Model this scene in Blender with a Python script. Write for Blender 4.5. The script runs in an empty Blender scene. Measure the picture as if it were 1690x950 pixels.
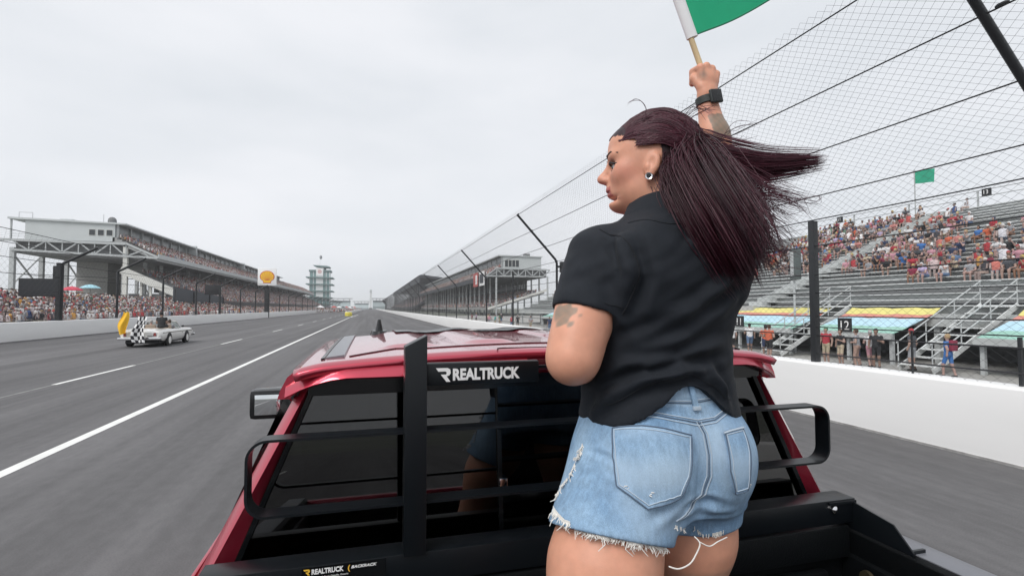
import bpy, bmesh, math, random
import numpy as np
from mathutils import Vector, Matrix
R = math.radians
random.seed(7)
scene = bpy.context.scene
col = scene.collection

# ------------------------------------------------------------------ camera
cam_d = bpy.data.cameras.new('camera'); cam = bpy.data.objects.new('camera', cam_d); col.objects.link(cam)
cam.location = (0, 0, 2.12)
cam.rotation_euler = (R(90 + 2.236), 0, R(-15.404))
cam_d.sensor_width = 36; cam_d.lens = 18.0
cam_d.clip_start = 0.05; cam_d.clip_end = 6000
scene.camera = cam

# ------------------------------------------------------------------ overcast sky
world = bpy.data.worlds.new('World'); scene.world = world; world.use_nodes = True
wn = world.node_tree; wn.nodes.clear()
def wnode(t): return wn.nodes.new(t)
out = wnode('ShaderNodeOutputWorld'); bg = wnode('ShaderNodeBackground')
sky = wnode('ShaderNodeTexSky'); sky.sky_type = 'NISHITA'; sky.sun_disc = False
sky.sun_elevation = R(48); sky.sun_rotation = R(232); sky.air_density = 1.0; sky.dust_density = 4.0; sky.ozone_density = 1.0
hs = wnode('ShaderNodeHueSaturation'); hs.inputs['Saturation'].default_value = 0.10
wn.links.new(sky.outputs[0], hs.inputs['Color'])
# cloud deck: soft noise over the whole dome
tc = wnode('ShaderNodeTexCoord'); mp = wnode('ShaderNodeMapping'); mp.inputs['Scale'].default_value = (1.0, 1.0, 3.2)
nz = wnode('ShaderNodeTexNoise'); nz.inputs['Scale'].default_value = 1.9; nz.inputs['Detail'].default_value = 5; nz.inputs['Roughness'].default_value = 0.5
rp = wnode('ShaderNodeValToRGB')
rp.color_ramp.elements[0].position = 0.32; rp.color_ramp.elements[0].color = (5.9, 6.2, 6.6, 1)
rp.color_ramp.elements[1].position = 0.66; rp.color_ramp.elements[1].color = (7.0, 7.15, 7.5, 1)
wn.links.new(tc.outputs['Generated'], mp.inputs['Vector']); wn.links.new(mp.outputs[0], nz.inputs['Vector']); wn.links.new(nz.outputs['Fac'], rp.inputs['Fac'])
mx = wnode('ShaderNodeMix'); mx.data_type = 'RGBA'; mx.inputs['Factor'].default_value = 0.86
wn.links.new(hs.outputs[0], mx.inputs['A']); wn.links.new(rp.outputs[0], mx.inputs['B'])
wn.links.new(mx.outputs['Result'], bg.inputs['Color']); bg.inputs['Strength'].default_value = 0.10
wn.links.new(bg.outputs[0], out.inputs['Surface'])

sd = bpy.data.lights.new('sun', 'SUN'); sun = bpy.data.objects.new('sun', sd); col.objects.link(sun)
sd.energy = 1.5; sd.angle = R(28); sd.color = (1.0, 0.97, 0.93)
# light comes from high up, behind the camera and to the left
_az, _el = R(232), R(48)
_dir = Vector((math.sin(_az) * math.cos(_el), math.cos(_az) * math.cos(_el), math.sin(_el)))
sun.rotation_euler = (-_dir).to_track_quat('-Z', 'Y').to_euler()

vs = scene.view_settings
vs.view_transform = 'Standard'; vs.look = 'None'; vs.gamma = 1.0; vs.use_curve_mapping = False; vs.exposure = 0.46
scene.cycles.use_denoising = True
scene.cycles.max_bounces = 6; scene.cycles.transparent_max_bounces = 24

# ------------------------------------------------------------------ materials
MATS = {}
def mat(name, color, rough=0.6, metal=0.0, spec=0.5, noise=0.0, nscale=20.0, bump=0.0, bscale=200.0, coat=0.0, sss=0.0, stretch=None, coord='Object', ndetail=4):
    if name in MATS: return MATS[name]
    m = bpy.data.materials.new(name); m.use_nodes = True; nt = m.node_tree
    b = nt.nodes['Principled BSDF']
    b.inputs['Base Color'].default_value = (*color, 1); b.inputs['Roughness'].default_value = rough
    b.inputs['Metallic'].default_value = metal; b.inputs['Specular IOR Level'].default_value = spec
    b.inputs['Coat Weight'].default_value = coat; b.inputs['Coat Roughness'].default_value = 0.04
    if sss:
        b.inputs['Subsurface Weight'].default_value = sss; b.inputs['Subsurface Radius'].default_value = (0.012, 0.005, 0.003); b.inputs['Subsurface Scale'].default_value = 1.0
    if noise or bump:
        t = nt.nodes.new('ShaderNodeTexCoord'); mpn = nt.nodes.new('ShaderNodeMapping')
        if stretch: mpn.inputs['Scale'].default_value = stretch
        nt.links.new(t.outputs[coord], mpn.inputs['Vector'])
    if noise:
        n = nt.nodes.new('ShaderNodeTexNoise'); n.inputs['Scale'].default_value = nscale; n.inputs['Detail'].default_value = ndetail
        nt.links.new(mpn.outputs[0], n.inputs['Vector'])
        r = nt.nodes.new('ShaderNodeMapRange'); r.inputs['From Min'].default_value = 0.3; r.inputs['From Max'].default_value = 0.7
        r.inputs['To Min'].default_value = 1 - noise; r.inputs['To Max'].default_value = 1 + noise
        nt.links.new(n.outputs['Fac'], r.inputs['Value'])
        mm = nt.nodes.new('ShaderNodeMix'); mm.data_type = 'RGBA'; mm.blend_type = 'MULTIPLY'; mm.inputs['Factor'].default_value = 1
        mm.inputs['A'].default_value = (*color, 1); nt.links.new(r.outputs[0], mm.inputs['B']); nt.links.new(mm.outputs['Result'], b.inputs['Base Color'])
    if bump:
        n2 = nt.nodes.new('ShaderNodeTexNoise'); n2.inputs['Scale'].default_value = bscale; n2.inputs['Detail'].default_value = 3
        nt.links.new(mpn.outputs[0], n2.inputs['Vector'])
        bp = nt.nodes.new('ShaderNodeBump'); bp.inputs['Strength'].default_value = bump; bp.inputs['Distance'].default_value = 0.01
        nt.links.new(n2.outputs['Fac'], bp.inputs['Height']); nt.links.new(bp.outputs[0], b.inputs['Normal'])
    MATS[name] = m
    return m

# ------------------------------------------------------------------ mesh builder
class MB:
    def __init__(s): s.v = []; s.f = []; s.m = []; s.cur = 0
    def add(s, vs_, fs_):
        o = len(s.v); s.v += [tuple(p) for p in vs_]
        for f in fs_: s.f.append(tuple(i + o for i in f)); s.m.append(s.cur)
        return s
    def box(s, x0, x1, y0, y1, z0, z1):
        return s.add([(x0, y0, z0), (x1, y0, z0), (x1, y1, z0), (x0, y1, z0), (x0, y0, z1), (x1, y0, z1), (x1, y1, z1), (x0, y1, z1)],
                     [(0, 3, 2, 1), (4, 5, 6, 7), (0, 1, 5, 4), (1, 2, 6, 5), (2, 3, 7, 6), (3, 0, 4, 7)])
    def quad(s, a, b, c, d): return s.add([a, b, c, d], [(0, 1, 2, 3)])
    def prism(s, pts, axis, a0, a1):
        """extrude a 2-D outline along an axis ('x': pts are (y,z); 'y': (x,z); 'z': (x,y))"""
        n = len(pts)
        def mk(p, a): return {'x': (a, p[0], p[1]), 'y': (p[0], a, p[1]), 'z': (p[0], p[1], a)}[axis]
        vv = [mk(p, a0) for p in pts] + [mk(p, a1) for p in pts]
        ff = [(i, (i + 1) % n, n + (i + 1) % n, n + i) for i in range(n)] + [tuple(range(n - 1, -1, -1)), tuple(range(n, 2 * n))]
        return s.add(vv, ff)
    def tube(s, pts, r, n=8, cap=True):
        """swept tube along points; r may be a number or one radius per point"""
        P = [Vector(p) for p in pts]; k = len(P)
        rr = [r] * k if not hasattr(r, '__len__') else r
        t = (P[1] - P[0]).normalized(); up = Vector((0, 0, 1)) if abs(t.z) < 0.9 else Vector((1, 0, 0))
        u = t.cross(up).normalized(); vv = []; ff = []
        for i in range(k):
            t = ((P[min(i + 1, k - 1)] - P[max(i - 1, 0)])).normalized()
            u = (u - t * u.dot(t)).normalized(); w = t.cross(u)
            for j in range(n):
                a = 2 * math.pi * j / n; vv.append(P[i] + (u * math.cos(a) + w * math.sin(a)) * rr[i])
        for i in range(k - 1):
            for j in range(n): ff.append((i * n + j, i * n + (j + 1) % n, (i + 1) * n + (j + 1) % n, (i + 1) * n + j))
        if cap: ff += [tuple(range(n - 1, -1, -1)), tuple(range((k - 1) * n, k * n))]
        return s.add(vv, ff)
    def bar(s, a, b, w, h, up=(0, 0, 1)):
        """rectangular bar from a to b, w across, h along up"""
        a = Vector(a); b = Vector(b); t = (b - a).normalized(); up = Vector(up)
        if abs(t.dot(up)) > 0.98: up = Vector((1, 0, 0))
        u = t.cross(up).normalized() * (w / 2); v = u.cross(t).normalized() * (h / 2)
        vv = [a - u - v, a + u - v, a + u + v, a - u + v, b - u - v, b + u - v, b + u + v, b - u + v]
        return s.add(vv, [(0, 3, 2, 1), (4, 5, 6, 7), (0, 1, 5, 4), (1, 2, 6, 5), (2, 3, 7, 6), (3, 0, 4, 7)])
    def loft(s, secs, closed=True, cap=True):
        n = len(secs[0]); vv = [p for q in secs for p in q]; ff = []
        for i in range(len(secs) - 1):
            for j in range(n if closed else n - 1):
                ff.append((i * n + j, i * n + (j + 1) % n, (i + 1) * n + (j + 1) % n, (i + 1) * n + j))
        if cap and closed: ff += [tuple(range(n - 1, -1, -1)), tuple(range((len(secs) - 1) * n, len(secs) * n))]
        return s.add(vv, ff)
    def lathe(s, prof, c=(0, 0, 0), axis='z', n=20):
        secs = []
        for r_, h_ in prof:
            q = []
            for j in range(n):
                a = 2 * math.pi * j / n; x, y = r_ * math.cos(a), r_ * math.sin(a)
                q.append({'z': (c[0] + x, c[1] + y, c[2] + h_), 'x': (c[0] + h_, c[1] + x, c[2] + y), 'y': (c[0] + y, c[1] + h_, c[2] + x)}[axis])
            secs.append(q)
        return s.loft(secs)
    def mesh(s, name='m'):
        me = bpy.data.meshes.new(name); me.from_pydata([tuple(p) for p in s.v], [], s.f); return me
    def build(s, name, mats, parent=None, smooth=False, bevel=0.0, fix=True, auto=None, seg=2):
        me = s.mesh(name)
        ms = mats if isinstance(mats, (list, tuple)) else [mats]
        for m in ms: me.materials.append(m)
        if len(ms) > 1: me.polygons.foreach_set('material_index', s.m)
        if fix or bevel:
            bm = bmesh.new(); bm.from_mesh(me)
            if fix: bmesh.ops.recalc_face_normals(bm, faces=bm.faces)
            if bevel:
                es = [e for e in bm.edges if len(e.link_faces) == 2 and e.calc_face_angle(0) > 0.5]
                bmesh.ops.bevel(bm, geom=es, offset=bevel, segments=seg, affect='EDGES', profile=0.6, clamp_overlap=True)
            bm.to_mesh(me); bm.free()
        if smooth or bevel:
            me.polygons.foreach_set('use_smooth', [True] * len(me.polygons))
            if auto is None: auto = 40
            me.set_sharp_from_angle(angle=R(auto))
        o = bpy.data.objects.new(name, me); col.objects.link(o)
        if parent is not None: o.parent = parent
        return o

def link(name, me, parent=None, loc=None):
    o = bpy.data.objects.new(name, me); col.objects.link(o)
    if parent is not None: o.parent = parent
    if loc: o.location = loc
    return o
def tag(o, label=None, cat=None, group=None, kind=None):
    if label: o['label'] = label
    if cat: o['category'] = cat
    if group: o['group'] = group
    if kind: o['kind'] = kind
    return o
def thing(name, label, cat, loc=(0, 0, 0), rz=0.0, group=None):
    o = bpy.data.objects.new(name, None); col.objects.link(o); o.location = loc; o.rotation_euler = (0, 0, rz)
    o.empty_display_size = 0.2
    return tag(o, label, cat, group)
def copy_tree(o, parent=None):
    c = o.copy(); col.objects.link(c); c.parent = parent
    for ch in o.children: copy_tree(ch, c)
    return c
def np_mesh(name, V, Fq, mats, parent=None, smooth=True, midx=None):
    """mesh from numpy vertices and an (n,3|4) face array"""
    me = bpy.data.meshes.new(name)
    V = np.asarray(V, dtype=np.float32); Fq = np.asarray(Fq, dtype=np.int32); k = Fq.shape[1]
    me.vertices.add(len(V)); me.vertices.foreach_set('co', V.ravel())
    me.loops.add(Fq.size); me.loops.foreach_set('vertex_index', Fq.ravel())
    me.polygons.add(len(Fq)); me.polygons.foreach_set('loop_start', np.arange(0, Fq.size, k, dtype=np.int32))
    for m in (mats if isinstance(mats, (list, tuple)) else [mats]): me.materials.append(m)
    if midx is not None: me.polygons.foreach_set('material_index', np.asarray(midx, dtype=np.int32))
    me.polygons.foreach_set('use_smooth', np.full(len(Fq), smooth))
    me.update(calc_edges=True); me.validate()
    o = bpy.data.objects.new(name, me); col.objects.link(o)
    if parent is not None: o.parent = parent
    return o
def text_mesh(body, size, thick, name, m, parent=None, bold=False, shear=0.0, space=1.0, sx=1.0, matrix=None, offset=0.0, align='LEFT'):
    """flat lettering turned into a mesh; lies in XY of the given matrix"""
    cu = bpy.data.curves.new(name, 'FONT'); cu.body = body; cu.size = size; cu.extrude = thick; cu.shear = shear; cu.space_character = space; cu.offset = offset; cu.resolution_u = 3
    cu.align_x = align
    t = bpy.data.objects.new('t', cu); col.objects.link(t)
    dg = bpy.context.evaluated_depsgraph_get(); me = bpy.data.meshes.new_from_object(t.evaluated_get(dg)); bpy.data.objects.remove(t)
    me.transform(Matrix.Diagonal((sx, 1, 1, 1)))
    if matrix is not None: me.transform(matrix)
    me.name = name; me.materials.clear(); me.materials.append(m)
    o = bpy.data.objects.new(name, me); col.objects.link(o)
    if parent is not None: o.parent = parent
    return o
def frame(o, xa, ya):
    """matrix whose x and y axes follow xa, ya from origin o"""
    xa = Vector(xa).normalized(); ya = Vector(ya).normalized(); za = xa.cross(ya)
    return Matrix(((xa.x, ya.x, za.x, o[0]), (xa.y, ya.y, za.y, o[1]), (xa.z, ya.z, za.z, o[2]), (0, 0, 0, 1)))

# =================================================================== SETTING: ground, track, walls, fences
def ground_mat(name, color, rough, spec, streak=0.10, fine=0.06):
    m = mat(name, color, rough=rough, spec=spec); nt = m.node_tree; b = nt.nodes['Principled BSDF']
    t = nt.nodes.new('ShaderNodeTexCoord')
    def noise(scale, st, det=4):
        mp_ = nt.nodes.new('ShaderNodeMapping'); mp_.inputs['Scale'].default_value = st
        n = nt.nodes.new('ShaderNodeTexNoise'); n.inputs['Scale'].default_value = scale; n.inputs['Detail'].default_value = det
        nt.links.new(t.outputs['Object'], mp_.inputs['Vector']); nt.links.new(mp_.outputs[0], n.inputs['Vector']); return n
    def rng(n, a):
        r = nt.nodes.new('ShaderNodeMapRange'); r.inputs['From Min'].default_value = 0.25; r.inputs['From Max'].default_value = 0.75
        r.inputs['To Min'].default_value = 1 - a; r.inputs['To Max'].default_value = 1 + a; nt.links.new(n.outputs['Fac'], r.inputs['Value']); return r
    prev = None
    for n, a in ((noise(1.0, (0.55, 0.012, 1)), streak), (noise(1.0, (2.3, 0.02, 1)), streak * .6), (noise(0.6, (1, 0.3, 1), 6), streak * .5), (noise(1.0, (7, .05, 1)), streak * .35), (noise(70, (1, 1, 1), 3), fine), (noise(9, (1, .5, 1), 4), fine * .6)):
        r = rng(n, a)
        if prev is None: prev = r.outputs[0]
        else:
            k = nt.nodes.new('ShaderNodeMath'); k.operation = 'MULTIPLY'; nt.links.new(prev, k.inputs[0]); nt.links.new(r.outputs[0], k.inputs[1]); prev = k.outputs[0]
    mm = nt.nodes.new('ShaderNodeMix'); mm.data_type = 'RGBA'; mm.blend_type = 'MULTIPLY'; mm.inputs['Factor'].default_value = 1
    mm.inputs['A'].default_value = (*color, 1); nt.links.new(prev, mm.inputs['B']); nt.links.new(mm.outputs['Result'], b.inputs['Base Color'])
    n2 = noise(260, (1, 1, 1), 2); bp = nt.nodes.new('ShaderNodeBump'); bp.inputs['Strength'].default_value = 0.35; bp.inputs['Distance'].default_value = 0.004
    nt.links.new(n2.outputs['Fac'], bp.inputs['Height']); nt.links.new(bp.outputs[0], b.inputs['Normal'])
    return m
M_asphalt = ground_mat('asphalt', (0.118, 0.116, 0.119), 0.85, 0.3, 0.26, 0.16)
M_concrete = ground_mat('concrete_walk', (0.33, 0.325, 0.31), 0.9, 0.3, 0.08)
M_field = mat('infield', (0.13, 0.14, 0.115), 0.95, noise=0.25, nscale=0.05)
M_paint = mat('road_paint', (0.74, 0.74, 0.72), 0.7, noise=0.08, nscale=3)
M_paint_old = mat('worn_paint', (0.22, 0.22, 0.215), 0.8, noise=0.2, nscale=4)
M_wall = mat('white_wall_paint', (0.82, 0.82, 0.815), 0.45, noise=0.03, nscale=0.8, stretch=(1, .3, 3))
M_wall_foot = mat('dark_wall_foot', (0.30, 0.295, 0.29), 0.8, noise=0.3, nscale=6)  # darker mottled band along the base of the wall

g = MB().quad((-2500, -800, -0.62), (2500, -800, -0.62), (2500, 4000, -0.62), (-2500, 4000, -0.62)).build('ground', M_field)
tag(g, 'flat grey green ground beyond the speedway', kind='structure')
track = MB().box(-21.7, 8.35, -60, 1600, -0.6, 0.0).build('track', M_asphalt)
tag(track, 'wide grey asphalt racing straight', kind='structure')
def strip(name, x0, x1, y0, y1, m, z=0.004):
    o = MB().quad((x0, y0, z), (x1, y0, z), (x1, y1, z), (x0, y1, z)).build(name, m, track); return o
strip('edge_line', -4.62, -4.44, -30, 139, M_paint)
y = -15.8
while y < 240:
    strip('lane_dash', -8.50, -8.36, y, y + 5.0, M_paint); y += 16.45
strip('paving_seam', -8.475, -8.385, -30, 600, M_paint_old, 0.002)
# angled gore line running from the edge line to the pit wall nose
gl = MB().quad((-4.62, 120, 0.004), (-4.44, 120, 0.004), (-3.55, 160, 0.004), (-3.8, 160, 0.004)).build('gore_line', M_paint, track)
walk = MB().box(8.7, 70, -40, 170, -0.6, -0.5).build('walkway', M_concrete); tag(walk, 'pale concrete spectator walkway behind the white wall', kind='structure')
pitg = MB().box(-80, -22.0, -20, 500, -0.6, -0.15).build('path', M_concrete); tag(pitg, 'concrete apron under the left grandstand', kind='structure')

def barrier(name, x0, x1, h, y0, y1, label):
    root = thing(name, label, 'wall', ((x0 + x1) / 2, y0, 0))
    w = (x1 - x0) / 2; L = y1 - y0
    MB().prism([(-w, 0.0), (w, 0.0), (w * .93, h - .03), (w * .8, h), (-w * .8, h), (-w * .93, h - .03)], 'y', 0, L).build('wall_body', M_wall, root, bevel=.008)
    MB().box(-w - .012, w + .012, -.01, L, -0.55, 0.035).build('wall_foot', M_wall_foot, root)
    return root
barrier('track_wall', 8.3, 8.78, 1.055, -40, 900, 'white concrete wall on the right, topped by the tall catch fence')
barrier('pit_wall', -22.05, -21.6, 1.2, -20, 430, 'long white wall on the left in front of the packed spectators')
pw = barrier('pit_wall', -6.9, -6.5, 1.1, 149, 900, 'far white wall beginning at the yellow crash cushion mid track')
M_yel = mat('yellow_plastic', (0.72, 0.62, 0.10), 0.5, noise=.1, nscale=5)
cc = thing('crash_cushion', 'yellow crash cushion at the nose of the far wall', 'barrier', (-5.7, 141.5, 0.0))
for i in range(3):
    MB().lathe([(.85, 0), (.9, .15), (.82, .5), (.9, .8), (.75, 1.0)], (0, i * 1.9, 0), n=14).build('barrel', M_yel, cc, smooth=True)

# ---------------------------------------------------------------- catch fences
M_steel_dark = mat('dark_steel', (0.018, 0.020, 0.023), 0.45, metal=0.0, spec=.5)
M_wire = mat('fence_wire', (0.055, 0.055, 0.06), 0.5, metal=0.3)
M_cable = mat('steel_cable', (0.03, 0.03, 0.034), 0.5, metal=0.3)
def fence_mesh(prof, y0, y1, w, k, r, name, parent):
    """chain link: two families of slanting wires that follow the fence profile [(x,z),...]"""
    P = [Vector((a, 0, b)) for a, b in prof]; segl = [(P[i + 1] - P[i]).length for i in range(len(P) - 1)]
    V = []; Fc = []
    for sgn in (1, -1):
        yy = y0
        while yy < y1:
            s = 0.0
            for i, L in enumerate(segl):
                a = P[i] + Vector((0, yy + sgn * k * s, 0)); s += L; b = P[i + 1] + Vector((0, yy + sgn * k * s, 0))
                t = (b - a).normalized(); u = t.cross(Vector((1, 0, 0.3))).normalized() * r; v = t.cross(u).normalized() * r
                o = len(V)
                for q in (a, b):
                    V += [q + u, q - u * .5 + v * .87, q - u * .5 - v * .87]
                Fc += [(o, o + 1, o + 4, o + 3), (o + 1, o + 2, o + 5, o + 4), (o + 2, o, o + 3, o + 5)]
            yy += w
    o = np_mesh(name, np.array([tuple(q) for q in V]), Fc, M_wire, parent, smooth=False); o['kind'] = 'stuff'
    return o
fr = thing('catch_fence', 'tall black mesh catch fence with steel cables on the right wall', 'fence')
XF = 8.55; PROF = [(XF, 1.0), (XF, 4.38), (6.5, 6.62)]
fence_mesh(PROF, -8, 95, 0.165, 1.35, 0.0018, 'wire_mesh', fr)
fence_mesh(PROF, 95, 330, 0.8, 1.35, 0.008, 'wire_mesh', fr)
def post(y, arm=True, h=4.38, r=.055, parent=fr, x=XF, dx=-1.95, dz=2.14):
    m = MB()
    pts = [(x + .03, y, -.4 if parent is fr else 1.0), (x + .03, y, h)]
    if arm: pts = pts[:1] + [(x + .03, y, h - .12), (x + .03 * .5 + dx * .03, y, h + dz * .03), (x + dx, y, h + dz)]
    m.tube(pts, r, 10)
    return m.build('post', M_steel_dark, parent, smooth=True)
for yy in (4.45, 23.05, 38.5, 52.8, 67, 81.2, 95.5, 110, 125, 140, 155, 170, 185, 200, 220, 240): post(yy, True)
MB().box(XF - .06, XF + .06, 8.2, 8.33, 1.0, 3.86).build('post', M_steel_dark, fr, bevel=.008)
for yy in (30.9, 46.2, 60.3, 73.8, 88.3, 102.7, 117.5): post(yy, False, 4.3, .05)
MB().box(XF - .012, XF + .012, 6.36, 6.385, 1.0, 1.75).build('short_post', M_steel_dark, fr)
MB().box(XF - .02, XF + .02, 4.90, 4.94, 1.0, 1.72).build('short_post', M_steel_dark, fr)
MB().box(XF - .012, XF + .012, 14.4, 14.425, 1.0, 1.75).build('short_post', M_steel_dark, fr)
CZ = [(XF - .02, z) for z in (1.25, 1.60, 1.76, 1.97, 2.43, 2.80, 3.38, 3.90, 4.36)] + [(7.95, 5.03), (7.3, 5.76), (6.62, 6.5)]
for i, (cx_, cz_) in enumerate(CZ):
    m = MB(); pts = []
    for j in range(80):
        yy = -6 + j * 4.0; pts.append((cx_ + random.uniform(-.004, .004), yy, cz_ + .012 * math.sin(j * 1.3 + i) - .02 * math.sin((yy % 15) / 15 * math.pi)))
    m.tube(pts, .011 if i > 1 else .014, 6); m.build('cable', M_cable, fr, smooth=True)
for (cx_, cz_) in CZ[8:]:
    for yy in (4.45, 23.05, 38.5, 52.8):
        MB().lathe([(.016, -.07), (.03, -.04), (.03, .04), (.016, .07)], (cx_ - .03, yy - .22, cz_), 'y', 8).build('cable_clamp', M_steel_dark, fr)
# small box lamps on the fence
lb = thing('trackside_lamp', 'small black box lamp on the bent fence post left of the woman', 'lamp', (8.55, 23.05, 4.1))
MB().box(.2, .52, -.12, .1, -.28, .24).build('housing', M_steel_dark, lb, bevel=.02)
MB().box(.05, .21, -.03, .03, -.05, .05).build('bracket', M_steel_dark, lb)
M_lens = mat('lamp_lens', (.05, .055, .06), .15)
MB().lathe([(.09, 0), (.10, -.03), (.085, -.035)], (.36, -.12, .1), 'y', 12).build('lens', M_lens, lb)
MB().lathe([(.09, 0), (.10, -.03), (.085, -.035)], (.36, -.12, -.13), 'y', 12).build('lens', M_lens, lb)

fl = thing('catch_fence', 'far black catch fence with bent posts along the left wall', 'fence')
XL = -21.82
for yy in (44.8, 53.3, 63.7, 74.7, 85.7, 98.0, 110, 122.2, 137.5, 152, 166, 181, 196, 212, 230, 250, 272, 296, 322, 350, 380):
    post(yy, True, 5.35, .10, fl, XL, 2.2, 1.25)
fence_mesh([(XL, 1.15), (XL, 5.35), (XL + 2.1, 6.55)], 20, 400, .55, 1.3, .0035, 'wire_mesh', fl)
for cx_, cz_ in ((XL, 2.3), (XL, 3.3), (XL, 4.3), (XL, 5.3), (XL + 1.1, 6.0), (XL + 2.1, 6.58)):
    MB().tube([(cx_, 20, cz_), (cx_, 120, cz_), (cx_, 400, cz_)], .02, 6).build('cable', M_cable, fl)

# =================================================================== GRANDSTANDS, TOWER, SIGNS, CROWD
M_gal = mat('galvanised_steel', (0.43, 0.45, 0.455), 0.55, metal=0.0, noise=.06, nscale=1.5)
M_panel = mat('pale_grey_panel', (0.50, 0.53, 0.535), 0.6, noise=.03, nscale=.4)
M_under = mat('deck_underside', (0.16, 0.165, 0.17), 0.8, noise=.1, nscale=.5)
M_deck = mat('deck_concrete', (0.30, 0.305, 0.305), 0.85, noise=.1, nscale=.7)
M_beam = mat('cream_beam', (0.60, 0.60, 0.57), 0.7, noise=.04)
M_win = mat('dark_window', (0.03, 0.035, 0.04), 0.12, spec=.6)
M_alu = mat('bleacher_aluminium', (0.66, 0.68, 0.675), 0.42, metal=0.15, noise=.12, nscale=2.5, stretch=(1, .15, 1))
M_alu2 = mat('bleacher_footboard', (0.46, 0.48, 0.475), 0.55, metal=0.1, noise=.15, nscale=2.5, stretch=(1, .15, 1))
M_black = mat('black_board', (0.012, 0.013, 0.016), 0.5)
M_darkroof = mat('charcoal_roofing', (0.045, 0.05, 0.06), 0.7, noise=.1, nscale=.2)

# crowd colours live in a face colour attribute
M_crowd = bpy.data.materials.new('crowd_clothing'); M_crowd.use_nodes = True
_a = M_crowd.node_tree.nodes.new('ShaderNodeAttribute'); _a.attribute_name = 'Col'
M_crowd.node_tree.links.new(_a.outputs['Color'], M_crowd.node_tree.nodes['Principled BSDF'].inputs['Base Color'])
M_crowd.node_tree.nodes['Principled BSDF'].inputs['Roughness'].default_value = .85
SHIRTS = np.array([(.80, .80, .80), (.76, .75, .75), (.80, .78, .78), (.72, .70, .72), (.62, .62, .66), (.70, .62, .64), (.55, .57, .6), (.03, .03, .035), (.05, .05, .06), (.09, .10, .13), (.42, .05, .06), (.5, .10, .09), (.30, .32, .36),
                   (.05, .09, .22), (.12, .25, .45), (.45, .46, .47), (.55, .18, .15), (.62, .50, .50), (.25, .06, .07), (.6, .55, .5), (.12, .2, .14), (.65, .35, .10)])
SKINS = np.array([(.34, .27, .255), (.30, .23, .215), (.38, .31, .29), (.22, .16, .15)])
PANTS = np.array([(.06, .075, .11), (.30, .27, .22), (.03, .03, .035), (.20, .24, .30), (.42, .32, .28), (.5, .5, .5)])
HAIRS = np.array([(.03, .02, .016), (.09, .055, .035), (.28, .2, .12), (.55, .53, .5), (.4, .05, .05), (.6, .6, .6)])
def ring(cx, cy, z, a, b, n, ph=0): return [(cx + a * math.cos(2 * math.pi * j / n + ph), cy + b * math.sin(2 * math.pi * j / n + ph), z) for j in range(n)]
def tiny_person(seated=True):
    """low figure facing +x, hips at the origin; face groups: 0 shirt 1 skin 2 trousers 3 hair"""
    V = []; F = []; G = []
    def loft(secs, gidx):
        n = len(secs[0]); o = len(V)
        for q in secs: V.extend(q)
        for i in range(len(secs) - 1):
            for j in range(n): F.append((o + i * n + j, o + i * n + (j + 1) % n, o + (i + 1) * n + (j + 1) % n, o + (i + 1) * n + j)); G.append(gidx)
        if n == 4: F.append((o + (len(secs) - 1) * n, o + (len(secs) - 1) * n + 1, o + (len(secs) - 1) * n + 2, o + (len(secs) - 1) * n + 3)); G.append(gidx)
    loft([ring(0, 0, -.08, .12, .19, 6), ring(0, 0, .25, .12, .19, 6), ring(0, 0, .50, .09, .22, 6), ring(0, 0, .58, .04, .05, 6)], 0)
    loft([ring(.02, 0, .58, .05, .05, 6), ring(.03, 0, .68, .10, .085, 6), ring(.03, 0, .74, .11, .09, 6)], 1)
    loft([ring(.0, 0, .72, .115, .095, 6), ring(-.01, 0, .80, .09, .08, 6), ring(-.01, 0, .84, .01, .01, 6)], 3)
    for sy in (-.1, .1):
        loft([[(-.05, sy - .08, -.06), (-.05, sy + .08, -.06), (-.05, sy + .08, .09), (-.05, sy - .08, .09)], [(.42, sy - .06, -.06), (.42, sy + .06, -.06), (.42, sy + .06, .07), (.42, sy - .06, .07)]], 2)
        loft([[(.34, sy - .05, .03), (.34, sy + .05, .03), (.46, sy + .05, .03), (.46, sy - .05, .03)], [(.36, sy - .04, -.42), (.36, sy + .04, -.42), (.45, sy + .04, -.42), (.45, sy - .04, -.42)]], 1)
        loft([ring(.05, sy * 2.1, .48, .05, .05, 4, .8), ring(.1, sy * 2.3, .22, .045, .045, 4, .8), ring(.32, sy * 1.2, .16, .035, .035, 4, .8)], 1)
    return np.array(V), np.array([f if len(f) == 4 else f for f in F]), np.array(G)
TP = tiny_person()
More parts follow.
